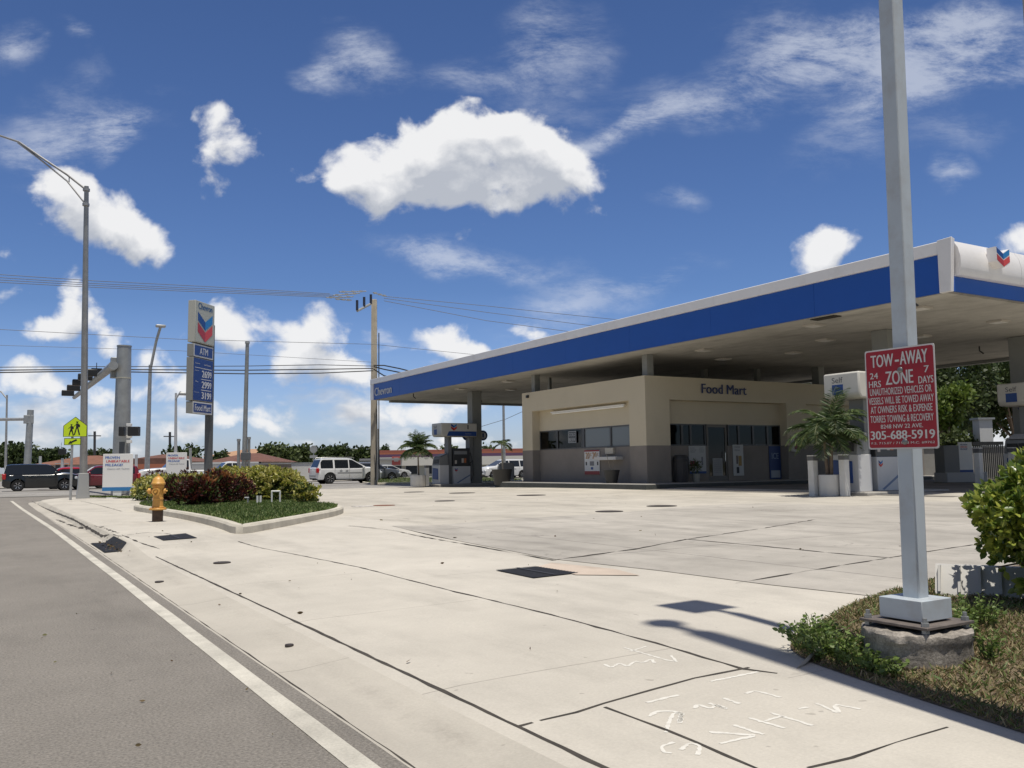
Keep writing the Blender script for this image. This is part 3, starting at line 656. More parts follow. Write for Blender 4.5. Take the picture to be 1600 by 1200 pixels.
def inpoly(x, y, P):
    r = False; j = len(P)-1
    for i in range(len(P)):
        if (P[i][1] > y) != (P[j][1] > y) and x < (P[j][0]-P[i][0])*(y-P[i][1])/(P[j][1]-P[i][1])+P[i][0]: r = not r
        j = i
    return r
def grass(name, poly, n, hgt, zf, mats, wid=.012, lean=.6, label=None):
    xs = [p[0] for p in poly]; ys = [p[1] for p in poly]; pts = []
    while len(pts) < n:
        x = random.uniform(min(xs), max(xs)); y = random.uniform(min(ys), max(ys))
        if inpoly(x, y, poly): pts.append((x, y, zf(x, y)))
    C_ = np.array(pts); D_ = np.stack([rng.normal(size=n)*lean, rng.normal(size=n)*lean, np.ones(n)], 1)
    hs = hgt*(.5+rng.random(n)); C_[:, 2] += hs*.38
    return leafmesh(name, C_, D_, hs, mats, None, aspect=wid/hgt, fold=.1, kind='stuff')
M_grass = mat('lawn_blade', island=[(.06, .11, .018), (.09, .155, .028), (.13, .20, .04), (.22, .25, .09)], rough=.6, trans=.3)
M_dry = mat('dry_grass', island=[(.26, .20, .10), (.15, .15, .05), (.36, .29, .17), (.11, .13, .04), (.22, .14, .07)], rough=.8, trans=.2)
front = inset(lp, .14)
grass('lawn_grass', front, 42000, .085, lambda x, y: G(x, y)+.12, M_grass, wid=.018)

hq = g(497, 791); HAX = [(hq.x-.55, hq.y+.5), (hq.x-.75, hq.y+2.2), (hq.x-1.0, hq.y+4.4), (hq.x-1.2, hq.y+6.5)]; print('hedge', hq, ie)
HY = [M_leafY, M_leafG]; HR = [M_leafR, M_leafG]
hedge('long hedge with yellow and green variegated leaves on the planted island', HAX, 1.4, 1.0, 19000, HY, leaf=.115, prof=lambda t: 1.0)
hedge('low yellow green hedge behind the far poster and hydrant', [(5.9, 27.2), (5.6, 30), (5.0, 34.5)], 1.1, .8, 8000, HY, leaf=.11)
def bush(label, c, r, n, mats, leaf=.09, name='croton_shrub', cat='shrub', group=None, spiky=True):
    o = thing(name, label, cat, (c[0], c[1], G(c[0], c[1])+.1), group=group)
    K = 6; n //= K; p, d = blob_pts(n, (0, 0, r[2]*.95), r, .75); p += rng.normal(size=p.shape)*.04
    k = 1+.18*np.sin(d[:, 0]*5+c[0]*3)+.12*np.sin(d[:, 2]*7+c[1]); p[:, :2] *= k[:, None]
    p[:, 2] = np.abs(p[:, 2]); mi = (rng.random(n) < .28).astype(int)
    if len(mats) > 2: mi = np.where((p[:, 2] > r[2]*1.5) & (rng.random(n) < .5), 2, mi)
    dd = d+np.array([0, 0, .9]); p, dd = rosette(p, dd, K, leaf, .5); mi = np.repeat(mi, K); n = len(p); leafmesh('foliage', p, dd, leaf*(.7+.6*rng.random(n)), mats, o, aspect=.3 if spiky else .5, mi=mi)
    mb = MB()
    for i in range(9):
        a = random.random()*6.28; q = Vector((cos(a)*r[0]*.6, sin(a)*r[1]*.6, r[2]*random.uniform(.9, 1.5)))
        mb.tube([(0, 0, -.05), q*.5+Vector((0, 0, .05)), q], [.015, .01, .005], 5)
    mb.build('stems', M_twig, o); return o
gp_ = 'red croton shrubs along the hedge'
HRO = [M_leafR, M_leafG, M_leafO]
bush('dark red croton shrub with orange tips nearest the sign pole side of the island', tuple(g(342, 796)[:2]), (.5, .45, .45), 2300, HRO, group=gp_, leaf=.13)
bush('broad dark red croton shrub in the middle of the island hedge', tuple(g(308, 800)[:2]), (.48, .45, .40), 2200, HRO, group=gp_, leaf=.13)
bush('very dark croton shrub just right of the hydrant', tuple(g(278, 793)[:2]), (.5, .45, .38), 2300, HR, group=gp_, leaf=.12)
bush('small dark croton shrub poking up in front of the smaller poster', tuple(g(293, 783)[:2]), (.35, .35, .48), 1100, HR, group=gp_, leaf=.12)
bush('dark croton shrub against the yellow leaves right of the sign pole', tuple(g(374, 793)[:2]), (.38, .36, .36), 1300, HRO, group=gp_, leaf=.12)
bush('low dark croton shrub behind the top of the hydrant', tuple(g(243, 776)[:2]), (.6, .5, .48), 1400, HR, group=gp_, leaf=.12)
bush('low yellow leafed shrub at the right end of the hedge', tuple(g(478, 795)[:2]), (.32, .32, .25), 1000, HY, group=None, leaf=.1, spiky=False)

# grass verge with its kerb at the corner, where the big poster stands
v2 = chaikin([tuple(g(*p)[:2]) for p in [(128, 777), (152, 779), (190, 778.5), (245, 776.5)]]+[(6.8, 33), (6.5, 37), (3.8, 37.5)], 2)
sheet('verge_soil', v2, M_grassbase, dz=.03, sub=3); grass('verge_grass', v2, 9000, .08, lambda x, y: G(x, y)+.03, M_grass, wid=.02)

# weedy mound at the right with the lamp pedestal
MC = dep(1433, 1000, 4.66); MC.z = 0
mound = chaikin([(3.36, -1.5), (3.5, 1.8), (3.60, 2.3), (3.78, 3.1), (3.88, 3.45), (4.1, 3.75), (4.6, 3.9), (6.0, 4.6), (9.5, 4.7), (10, -1.5)], 2)
def mz(x, y):
    d = min(1, max(0, (x-3.35-.15*y)/.9)); e = min(1, max(0, (4.15+(x-4)*.3-y)/.7)); return G(x, y)+.004+(.065+.012*sin(x*9)*sin(y*8))*sm(0, 1, d)*sm(0, 1, e)
import bmesh
sheet('mound_soil', mound, mat('dry_soil', (.17, .13, .085), .95, var=.35, vscale=9, bump=1, bscale=50), dz=0, sub=.13, zf=mz)
mg = [p for p in mound]
def nearp(n_, hgt, m_, w_, name, rad=2.6, c0=(4.9, 2.7)):
    pts = []
    while len(pts) < n_:
        x = random.uniform(3.4, 7.5); y = random.uniform(.8, 4.6)
        if not inpoly(x, y, mound): continue
        if (x-MC.x)**2+(y-MC.y)**2 < .27**2: continue
        pts.append((x, y, mz(x, y)))
    C_ = np.array(pts); D_ = np.stack([rng.normal(size=n_)*.9, rng.normal(size=n_)*.9, np.full(n_, .8)], 1); hs = hgt*(.4+rng.random(n_)); C_[:, 2] += hs*.3
    return leafmesh(name, C_, D_, hs, m_, None, aspect=w_/hgt, fold=.1, kind='stuff')
nearp(56000, .045, M_dry, .006, 'dry_grass'); nearp(18000, .05, M_grass, .007, 'green_grass')
def weed(label, x, y, r, h, n, group='leafy weeds around the lamp pedestal', leaf=.035, zz=None):
    o = thing('weed', label, 'weed', (x, y, mz(x, y) if zz is None else zz), group=group)
    C_ = []; D_ = []; mb = MB()
    for i in range(n):
        a = random.random()*6.28; L = h*random.uniform(.5, 1.1); rr = r*random.random()**.6; b0 = Vector((cos(a)*rr*.5, sin(a)*rr*.5, 0)); t0 = Vector((cos(a)*rr, sin(a)*rr, L))
        mb.tube([b0, b0.lerp(t0, .5)+Vector((0, 0, .03)), t0], [.003, .0025, .0015], 4)
        for k in range(7):
            q = b0.lerp(t0, .2+.8*k/6); aa = random.random()*6.28
            dd = Vector((cos(aa), sin(aa), .35)); c = q+dd*leaf*.5; C_.append(tuple(c)); D_.append(tuple(dd))
    leafmesh('leaves', np.array(C_), np.array(D_), leaf*(.6+.8*rng.random(len(C_))), M_leafW, o, aspect=.5)
    mb.build('stems', mat('weed_stem', (.13, .16, .05), .7), o); return o
for i, (dx, dy, r, h, n) in enumerate([(-.28, .32, .2, .14, 60), (-.30, .10, .18, .10, 50), (-.2, .52, .2, .14, 50), (-.05, .62, .17, .13, 40), (-.36, -.06, .12, .06, 30), (.30, -.02, .14, .16, 42), (.10, -.34, .07, .12, 14), (.62, .15, .15, .12, 30), (.9, .2, .16, .16, 40)]):
    labs = ['bushy green weed against the left of the concrete pedestal', 'low green weed at the front left foot of the pedestal', 'green weed on the kerb behind the left of the pedestal', 'weed behind the pedestal, leaning over the kerb', 'lowest weed, in the shade by the pavement edge left of the pedestal',
            'green weed just right of the concrete pedestal', 'single upright weed in front of the pedestal at its right', 'weed below the pale plastic barrier', 'leafy weed under the hanging branches of the bush']
    weed(labs[i], MC.x+dx, MC.y+dy, r, h, n, leaf=.03)
# small kerb end of the apron beside the mound
mb = MB(); ks = [g(1236, 1047), g(1262, 1033), g(1290, 1010), g(1330, 985), g(1365, 968)]
kp = [(p.x+.02, p.y) for p in ks]
A_ = [Vector((p[0], p[1], 0)) for p in kp]; B_ = [p+Vector((.13, .03, 0)) for p in A_]
for p in A_+B_: p.z = G(p.x, p.y)
n_ = len(A_); hh_ = [.01, .05, .06, .06, .06]
mb.add([p-Z3*.03 for p in A_]+[p+Vector((.03, 0, hh_[i])) for i, p in enumerate(A_)]+[p+Z3*hh_[i] for i, p in enumerate(B_)], [(i, i+1, n_+i+1, n_+i) for i in range(n_-1)]+[(n_+i, n_+i+1, 2*n_+i+1, 2*n_+i) for i in range(n_-1)]+[(0, n_, 2*n_)])
kk = mb.build('apron_kerb', MATS['apron_concrete']); kk['kind'] = 'structure'

# ------------------------------------------------------------------ lamp post with tow-away sign
def square_lamp():
    o = thing('lamp_post', 'tall square pale grey lamp post bolted to a round concrete pedestal', 'lamp post', (MC.x, MC.y, 0))
    zb = mz(MC.x, MC.y)
    mb = MB(); n = 40; prof = [(.262, -.1), (.268, zb+.02), (.264, zb+.06), (.266, zb+.10), (.272, zb+.115), (.272, zb+.148), (.262, zb+.158), (.22, zb+.16), (.02, zb+.16)]
    vs = []; 
    for i, (r, z) in enumerate(prof):
        for j in range(n):
            a = 2*pi*j/n; rr = r*(1+.008*sin(a*5+i)+.012*random.uniform(-1, 1)) if i > 2 and r > .1 else r
            vs.append((rr*cos(a), rr*sin(a), z+(.006*random.uniform(-1, 1) if i > 2 else 0)))
    fs = [(i*n+j, i*n+(j+1) % n, (i+1)*n+(j+1) % n, (i+1)*n+j) for i in range(len(prof)-1) for j in range(n)]+[tuple((len(prof)-1)*n+j for j in range(n))]
    mb.add(vs, fs); mb.build('pedestal', concrete('rough_pedestal', (.30, .27, .235), stain=.55, dark=(.06, .055, .05), bump=.8, pscale=7, grain=.35), o)
    zt = zb+.155
    mb = MB(); mb.box((0, 0, zt+.035), (.40, .40, .014)); mb.build('base_plate', mat('rusty_plate', (.16, .135, .12), .7, .3, var=.3, vscale=20), o, bev=.002)
    for a, b in ((1, 1), (1, -1), (-1, 1), (-1, -1)):
        mb = MB(); mb.tube([(a*.168, b*.168, zt-.01), (a*.168, b*.168, zt+.085)], .011, 8); mb.tube([(a*.168, b*.168, zt+.042), (a*.168, b*.168, zt+.062)], .02, 6); mb.tube([(a*.168, b*.168, zt+.008), (a*.168, b*.168, zt+.026)], .02, 6)
        mb.build('anchor_bolt', M_galvd, o)
    mb = MB(); mb.box((0, 0, zt+.105), (.252, .252, .105)); mb.build('base_cover', M_gpaint, o, bev=.003)
    mb = MB(); H = 7.6; mb.box((0, 0, (zt+.15+H)/2), (.092, .092, H-zt-.15)); p = mb.build('pole', M_gpaint, o, bev=.006)
    mb = MB(); mb.box((0, .10, H-.05), (.07, .2, .07)); mb.build('lamp_arm', M_gpaint, o)
    mb = MB(); mb.box((.0, .42, H-.03), (.42, .42, .16)); mb.build('lamp_head', M_gpaint, o, bev=.01)
    tl_ = Vector((CR.x, CR.y))*.0133; p.rotation_euler = (-tl_.y, tl_.x, 0)
    for ch in o.children:
        if ch.name.startswith('lamp_'): ch.location = (tl_.x*H, tl_.y*H, 0)
    return o
lampo = square_lamp()
def tow_sign():
    X = MC.x-.052
    def on(px, py): r = ray(px, py); t = (X)/r.x; return Vector((X, r.y*t, EYE+r.z*t))
    TL, TR, BR, BL = on(1351.5, 549), on(1461, 536), on(1467, 700), on(1358, 703)
    c = (TL+TR+BL+BR)/4; w = ((TL-TR).length+(BL-BR).length)/2; h = ((TL-BL).length+(TR-BR).length)/2
    R = ((TR-TL)+(BR-BL)).normalized(); U = ((TL-BL)+(TR-BR)).normalized(); U = (U-R*U.dot(R)).normalized()
    o = thing('tow_away_sign', 'red metal tow-away zone sign with white lettering on the grey lamp post', 'sign', c)
    z = Vector((0, 0, 0))
    def rr(w, h, r=.012):
        out = []
        for cx, cy, a0 in ((w/2-r, -h/2+r, -90), (w/2-r, h/2-r, 0), (-w/2+r, h/2-r, 90), (-w/2+r, -h/2+r, 180)):
            for k in range(4): a = radians(a0+k*30); out.append((cx+r*cos(a), cy+r*sin(a)))
        return out
    mb = MB(); mb.slab(z, R, U, rr(w, h), .003); mb.build('panel', mat('sign_white', (.62, .60, .58), .5), o)
    Nn = R.cross(U).normalized()
    mb = MB(); mb.slab(Nn*.003, R, U, rr(w*.965, h*.97), .0008); mb.build('red_face', mat('sign_red', (.33, .012, .022), .42), o)
    t = MB()
    def T(s, x, y, tw, th, b=.012): text(t, s, R*(x*w)+U*(y*h), R, U, tw*w, th*h, off=.0045, bold=b)
    T('TOW', -.24, .385, .33, .125); T('-', -.02, .37, .06, .02); T('AWAY', .215, .39, .38, .13)
    T('24', -.37, .24, .12, .06); T('HRS', -.36, .155, .18, .065); T('ZONE', 0, .205, .39, .135); T('7', .385, .26, .065, .065); T('DAYS', .37, .16, .2, .07)
    T('UNAUTHORIZED VEHICLES OR', 0, .075, .88, .07, .006); T('VESSELS WILL BE TOWED AWAY', 0, -.015, .93, .07, .006)
    T('AT OWNERS RISK & EXPENSE', 0, -.105, .88, .07, .006); T('TORRES TOWING & RECOVERY', 0, -.198, .9, .07, .006)
    T('8248 NW 22 AVE.', 0, -.275, .6, .04); T('305-688-5919', 0, -.36, .91, .085, .02); T('F.S. 715.07 / 715.08 M.C. #9762', 0, -.44, .9, .024, .004)
    t.build('lettering', mat('sign_letters', (.60, .585, .56), .5), o, smooth=False)
    for (a, b) in ((.02, .275), (.04, -.43)):
        mb = MB(); mb.M = Matrix.Translation(R*(a*w)+U*(b*h)+Nn*.004) @ Nn.to_track_quat('Z', 'Y').to_matrix().to_4x4(); mb.lathe([(.0165, 0), (.0165, .003), (.012, .008), (.005, .011), (.001, .0115)], n=18); mb.build('bolt', mat('bolt', (.2, .2, .2), .35, .7), o)
tow_sign()
# the concrete utility pole just outside the frame, whose shadow crosses the pavement
def near_pole():
    x, y = 3.55, 1.68; o = thing('utility_pole', 'concrete utility pole standing just beside the viewer at the right', 'utility pole', (x, y, 0))
    H = 11.5
    mb = MB(); mb.tube([(0, 0, -.2), (0, 0, H)], [.18, .10], 16); mb.build('pole', mat('pole_concrete', (.36, .33, .29), .9, var=.2, vscale=4, bump=.4), o)
    mb = MB(); mb.tube([(0, 0, H-.6), (.05, .5, H-.5)], .05, 8); mb.lathe([(.1, 0), (.13, .08), (.1, .16), (.13, .24), (.05, .34)], (.05, .5, H-.55)); mb.build('insulator', mat('porcelain', (.3, .28, .26), .3), o)
near_pole()

# plastic barrier, ficus bush
def barrier():
    a, b = g(1462, 948), g(1590, 955); a = Vector((a.x, a.y, 0)); b = Vector((b.x, b.y, 0)); L = .72; dr = (b-a).normalized()
    c = a+dr*L/2; z = .06+G(c.x, c.y); 
    o = thing('kerb_barrier', 'pale grey ribbed plastic guard lying tilted behind the lamp pedestal', 'barrier', (a.x, a.y, z), math.atan2(dr.y, dr.x))
    mb = MB(); prof = [(0, 0), (.08, .12), (.18, .22), (.21, .225), (.22, .21), (.12, .10), (.07, 0)]
    vs = [(0, p[0], p[1]) for p in prof]+[(L, p[0], p[1]) for p in prof]; n = len(prof)
    mb.add(vs, [tuple(range(n)), tuple(range(2*n-1, n-1, -1))]+[(i, n+i, n+(i+1) % n, (i+1) % n) for i in range(n)])
    mb.build('shell', mat('pale_plastic', (.44, .425, .40), .6, var=.08, vscale=5), o)
    for k in range(4):
        mb = MB(); x = .02+k*.13; mb.add([(x, .0, .05), (x, .05, .05), (x, .2, .222), (x, .11, .222), (x+.018, .0, .05), (x+.018, .05, .05), (x+.018, .2, .222), (x+.018, .11, .222)], [(0, 3, 2, 1), (4, 5, 6, 7), (0, 1, 5, 4), (1, 2, 6, 5), (2, 3, 7, 6), (3, 0, 4, 7)]); mb.build('rib', mat('pale_plastic'), o)
    return o
barrier()
def ficus():
    c = dep(1640, 806, 5.9); z0 = mz(c.x, c.y) if inpoly(c.x, c.y, mound) else G(c.x, c.y)
    o = thing('ficus_bush', 'glossy green bush with bright sunlit leaves at the right of the lamp post', 'bush', (c.x, c.y, z0))
    h = c.z-z0; n = 1150
    p, d = blob_pts(n, (0, 0, 0), (.46, .46, .36), .6); k = 1+.12*np.sin(d[:, 0]*6+1)+.1*np.sin(d[:, 2]*8)+.08*np.sin(d[:, 1]*9); p *= k[:, None]; p[:, 2] += h
    p2, d2 = blob_pts(60, (-.05, 0, h-.42), (.3, .3, .16), .9)
    P_ = np.concatenate([p, p2]); P_, D_ = rosette(P_, np.concatenate([d, d2])+np.array([0, 0, .15]), 6, .05, .8); N_ = len(P_)
    leafmesh('foliage', P_, D_, .06*(.6+.8*rng.random(N_)), M_leafB, o, aspect=.55, fold=.3)
    mb = MB(); mb.tube([(0, 0, -.05), (-.03, 0, .3), (.02, .02, .6), (0, 0, h+.1)], [.03, .025, .02, .01], 8)
    for i in range(14):
        a = random.random()*6.28; q = Vector((cos(a)*.36, sin(a)*.36, random.uniform(.2, h+.25))); mb.tube([(0, 0, .25), q*.55+Vector((0, 0, .15)), q], [.012, .008, .004], 5)
    mb.build('trunk', M_bark, o)
ficus()

# ------------------------------------------------------------------ canopy over the pumps
ZS_, ZT, ZW = 5.57, 6.93, 6.59; CX0, CX1, CY0, CY1 = 21.5, 38.5, 13.56, 54.0
def canopy():
    o = thing('station_canopy', 'long fuel station canopy with blue fascia, white rim and stained cream soffit', 'canopy', (CX0, CY0, 0))
    def L(x, y, z): return (x-CX0, y-CY0, z)
    mb = MB(); mb.b2(L(CX0+.25, CY0+.3, ZS_+.0), L(CX1-.25, CY1-.3, ZS_+.30)); mb.build('soffit', M_soff, o, smooth=False)
    mb = MB(); mb.b2(L(CX0+.3, CY0+.3, ZS_+.5), L(CX1-.3, CY1-.3, ZT-.25)); mb.build('deck', M_white2, o, smooth=False)
    # road side: blue panel leaning under a white rim
    def lean(x0, dx, y0, y1):     # prism along Y
        return None
    mb = MB()
    for (a, b) in [(CY0+.0, CY1)]:
        for i in range(9):
            y0 = a+(b-a)*i/9+.0025; y1 = a+(b-a)*(i+1)/9-.0025
            mb.b2(L(CX0+.10, max(y0, CY0+.16), ZS_), L(CX0+.16, min(y1, CY1-.45), ZW))
    mb.build('blue_fascia', M_can_b, o, bev=.004)
    mb = MB(); mb.b2(L(CX0, CY0+.12, ZW), L(CX0+.5, CY1-.0, ZT)); mb.build('white_rim', M_can_w, o, bev=.02)
    mb = MB(); mb.b2(L(CX0+.02, CY1-.45, ZS_), L(CX0+.5, CY1, ZW)); mb.build('corner_fin', M_can_w, o, bev=.01)
    mb = MB(); mb.add([L(CX0-.03, CY0-.12, ZT+.04), L(CX0-.03, CY0+.30, ZT+.02), L(CX0+.25, CY0-.03, ZT+.04), L(CX0+.25, CY0+.3, ZT+.02),
                       L(CX0+.02, CY0+.02, ZS_-.02), L(CX0+.02, CY0+.34, ZS_-.02), L(CX0+.16, CY0+.02, ZS_-.02), L(CX0+.16, CY0+.34, ZS_-.02)],
                      [(0, 1, 3, 2), (4, 6, 7, 5), (0, 4, 5, 1), (2, 3, 7, 6), (0, 2, 6, 4), (1, 5, 7, 3)]); mb.build('corner_fin', M_can_w, o, bev=.012)
    # near end: bulging white panels above a blue strip
    prof = [(.10, ZS_+.40), (-.10, ZS_+.42), (-.16, ZS_+.62), (-.16, ZS_+.9), (-.10, ZS_+1.15), (.02, ZT-.02), (.16, ZT+.02), (.3, ZT+.02), (.3, ZS_+.4)]
    seg = 2.83; n = 6
    for i in range(n):
        x0 = CX0+.25+i*seg; x1 = min(x0+seg-.012, CX1); mb = MB(); k = len(prof)
        vs = [L(x0, CY0+p[0], p[1]) for p in prof]+[L(x1, CY0+p[0], p[1]) for p in prof]
        mb.add(vs, [tuple(range(k)), tuple(range(2*k-1, k-1, -1))]+[(j, k+j, k+(j+1) % k, (j+1) % k) for j in range(k)]); mb.build('end_panel', M_can_w, o)
    mb = MB(); mb.b2(L(CX0+.18, CY0+.04, ZS_), L(CX1, CY0+.10, ZS_+.40)); mb.build('blue_fascia', M_can_b, o)
    mb = MB(); mb.b2(L(CX1-.16, CY0+.16, ZS_), L(CX1-.1, CY1-.1, ZT)); mb.b2(L(CX0+.5, CY1-.16, ZS_), L(CX1-.16, CY1-.1, ZT)); mb.build('rear_fascia', mat('rear_fascia_grey', (.30, .30, .29), .6), o)
    mb = MB(); mb.b2(L(CX1-.5, CY0+.3, ZS_-.14), L(CX1-.17, CY1-.5, ZS_-.003)); mb.b2(L(CX0+1.2, CY1-.6, ZS_-.14), L(CX1-.5, CY1-.3, ZS_-.003)); mb.build('rear_beam', M_gcol, o)
    # emblem box on the near end
    e = MB(); c = Vector(L(23.3, CY0-.16, ZS_+.98)); w, h = .62, .54; d = .26
    sh = [(-w/2, h/2), (0, h*.22), (w/2, h/2), (w/2, -h*.22), (0, -h/2), (-w/2, -h*.22)][::-1]
    e.slab(c+Vector((0, .02, 0)), X3, Z3, sh, d); b = e.build('emblem_box', M_can_w, o)
    f = MB(); vmark(f, c+Vector((0, .02-d, 0)), X3, Z3, w*.96, h*.94, (0, 1, 2, 3), off=.003); f.build('emblem', EMB+[], b, smooth=False)
    # writing at the far end of the blue fascia (reads from the road)
    t = MB(); text(t, 'Chevron', L(CX0+.10, 52.0, 6.06), -Y3, Z3, 2.75, .52, off=.03, bold=.02); t.build('lettering', mat('letters_white', (.62, .62, .62), .5), o, smooth=False)
    # ceiling lights, hatch and stains
    lm = mat('light_lens', (.75, .73, .68), .4)
    for (px, py) in [(794, 595), (798, 608), (720, 607), (1272, 507), (1240, 550), (1437, 480), (1560, 501), (1440, 524), (1130, 560), (1100, 546), (1290, 530)]:
        p = gz(px, py, ZS_); mb = MB(); mb.box(Vector(L(p.x, p.y, ZS_-.035)), (.5, .5, .06)); f = mb.build('ceiling_light', mat('light_frame', (.45, .42, .38), .6), o)
        mb = MB(); mb.box(Vector(L(p.x, p.y, ZS_-.068)), (.40, .40, .01)); mb.build('lens', lm, f)
    p = gz(1290, 496, ZS_); mb = MB(); mb.box(Vector(L(p.x, p.y, ZS_-.01)), (.35, .9, .04)); mb.build('open_hatch', mat('dark_opening', (.03, .025, .02), .9), o)
    for (px, py) in [(1530, 541), (1425, 461), (750, 620), (646, 615)]:
        p = gz(px, py, ZS_); mb = MB(); mb.tube([L(p.x, p.y, ZS_), L(p.x, p.y, ZS_-.18), L(p.x+.1, p.y-.1, ZS_-.3)], .03, 6); mb.build('camera_bracket', M_dark, o)
    return o
canopy()
def column(label, x, y, zb, w=.62, num=None):
    o = thing('canopy_column', label, 'column', (x, y, zb), group='square canopy columns beside the pumps')
    mb = MB(); mb.box((0, 0, (ZS_-.3-zb)/2+.15), (w, w, ZS_-zb-.01), rz=0); mb.build('shaft', M_gcol, o, bev=.02)
    mb = MB(); mb.box((0, 0, .05), (w+.08, w+.08, .12)); mb.build('foot', M_gcol, o, bev=.01)
    if num:
        for sy, sx in ((-1, 1), (1, -1)):
            mb = MB(); n = 24; C0 = Vector((sx*.0-(w/2+.28)*(-1 if sx > 0 else 1)*1.0, 0, 2.55+.0))
            C0 = Vector(((w/2+.22)*sx, 0, 2.9)); mb.slab(C0, X3, Z3, [(.30*cos(2*pi*i/n), .30*sin(2*pi*i/n)) for i in range(n)], .06); d = mb.build('number_disc', mat('disc_blue', (.02, .05, .16), .5), o)
            mb = MB(); mb.slab(C0+Vector((0, -.06, 0)), X3, Z3, [(.20*cos(2*pi*i/n), .20*sin(2*pi*i/n)) for i in range(n)], .006); mb.build('number_face', mat('disc_white', (.55, .55, .53), .5), d)
            mb = MB(); text(mb, num, C0+Vector((0, -.066, 0)), X3, Z3, .09 if num == '1' else .16, .24, off=.006); mb.build('number', mat('disc_blue'), d, smooth=False)
    return o
# ------------------------------------------------------------------ fuel dispensers
def dispenser(label, x, y, zb, num='1', full=True, group='fuel dispensers under canopy'):
    o = thing('fuel_dispenser', label, 'fuel pump', (x, y, zb), group=group)
    Wd = .56
    M_val = mat('valance_cream', (.56, .54, .49), .5, var=.05); M_pbody = mat('pump_white', (.60, .60, .60), .45, var=.05); M_pgrey = mat('pump_grey', (.20, .205, .205), .5)
    mb = MB(); mb.b2((-1.5, -1.0, -.16), (2.2, 1.0, .0)); mb.build('island', mat('island_concrete', (.34, .32, .29), .9, var=.15), o, bev=.03)
    if full:
        # overhead valance
        z0, z1 = 2.66, 3.42
        prof = [(-1.15, z0+.12), (-1.05, z0), (1.15, z0), (1.15, z1), (-1.15, z1+.0)]; vs = []; 
        for yy, ins in ((-.62, 0), (.62, 0)):
            for a, z in prof: vs.append((a, yy, z))
        mb = MB(); n = 5; mb.add(vs, [tuple(range(n)), tuple(range(2*n-1, n-1, -1))]+[(i, n+i, n+(i+1) % n, (i+1) % n) for i in range(n)])
        v = mb.build('valance', M_val, o, bev=.05)
        mb = MB(); mb.slab((-.05, -.622, z0+.16), X3, Z3, [(-.75, -.13), (1.15, -.13), (1.15, .13), (-.62, .13)], .006); mb.build('blue_stripe', M_blue, v, smooth=False)
        mb = MB(); vmark(mb, (-.35, -.622, z0+.52), X3, Z3, .36, .40, (0, 1, 2, 3)); mb.build('emblem', EMB, v, smooth=False)
        mb = MB(); text(mb, num, (.55, -.622, z0+.54), X3, Z3, .07, .24); text(mb, 'Techron', (.55, -.626, z0+.16), X3, Z3, .4, .08, off=.006, k=1); mb.build('number', [mat('letter_grey', (.10, .10, .11), .6), mat('stripe_letter', (.25, .3, .45), .5)], v, smooth=False)
        mb = MB(); text(mb, 'Self', (-1.15, .12, z0+.55), -Y3, Z3, .38, .16, off=.006, bold=0); mb.build('lettering', mat('letter_grey'), v, smooth=False)
        mb = MB(); mb.slab((-1.15, .12, z0+.26), -Y3, Z3, [(-.19, -.14), (.19, -.14), (.19, .16), (-.19, .16)], .006); mb.build('blue_square', M_blue, v, smooth=False)
        for px_, w in ((-.42, .22), (.95, .22)):
            mb = MB(); mb.box((px_, 0, z0/2), (w, .5, z0)); mb.build('post', M_pgrey, o, bev=.015)
    # payment cabinet at the end
    mb = MB(); mb.add([(-1.2, -.5, 0), (-.62, -.5, 0), (-.62, .5, 0), (-1.2, .5, 0), (-1.2, -.5, 1.05), (-.62, -.5, 1.05), (-.62, .5, 1.05), (-1.2, .5, 1.05)],
                      [(0, 3, 2, 1), (4, 5, 6, 7), (0, 1, 5, 4), (1, 2, 6, 5), (2, 3, 7, 6), (3, 0, 4, 7)]); c = mb.build('cabinet', M_pbody, o, bev=.015)
    mb = MB(); mb.add([(-1.2, -.47, 1.05), (-.64, -.47, 1.05), (-.64, .47, 1.05), (-1.2, .47, 1.05), (-1.12, -.45, 1.5), (-.66, -.45, 1.7), (-.66, .45, 1.7), (-1.12, .45, 1.5)],
                      [(0, 3, 2, 1), (4, 5, 6, 7), (0, 1, 5, 4), (1, 2, 6, 5), (2, 3, 7, 6), (3, 0, 4, 7)]); mb.build('cabinet_head', M_pgrey, o, bev=.015)
    mb = MB(); mb.add([(-1.135, -.40, 1.53), (-1.135, .40, 1.53), (-.70, .40, 1.71), (-.70, -.40, 1.71)], [(0, 3, 2, 1)]); mb.build('top_card', mat('card_white', (.5, .5, .52), .5), o, smooth=False)
    mb = MB(); mb.slab((-1.2, 0, .6), -Y3, Z3, [(-.36, -.32), (.30, -.36), (.30, .26), (-.36, .30)], .03); mb.build('blue_bin', M_blue, c)
    mb = MB(); mb.slab((-1.185, 0, 1.26), -Y3, Z3, [(-.36, -.12), (.0, -.12), (.0, .12), (-.36, .12)], .01); mb.slab((-1.185, 0, 1.26), -Y3, Z3, [(.04, -.12), (.36, -.12), (.36, .12), (.04, .12)], .01); mb.build('screen', M_dark, c)
    # dispenser body with panels on the -Y side
    mb = MB(); mb.b2((-.28, -.42, 0), (.80, .42, .98)); b = mb.build('lower_body', M_pbody, o, bev=.015)
    mb = MB(); vmark(mb, (-.12, -.42, .78), X3, Z3, .18, .2, (0, 1, 2, 3)); mb.build('emblem', EMB, b, smooth=False)
    mb = MB(); mb.slab((.2, -.42, .25), X3, Z3, [(-.2, -.22), (.55, .18), (.55, .26), (-.3, -.2)], .004); mb.build('stripe', mat('stripe_grey_blue', (.18, .24, .36), .5), b, smooth=False)
    mb = MB(); mb.b2((-.26, -.38, .98), (.78, .38, 2.0)); u_ = mb.build('upper_body', mat('pump_dark', (.05, .052, .055), .35), o, bev=.015)
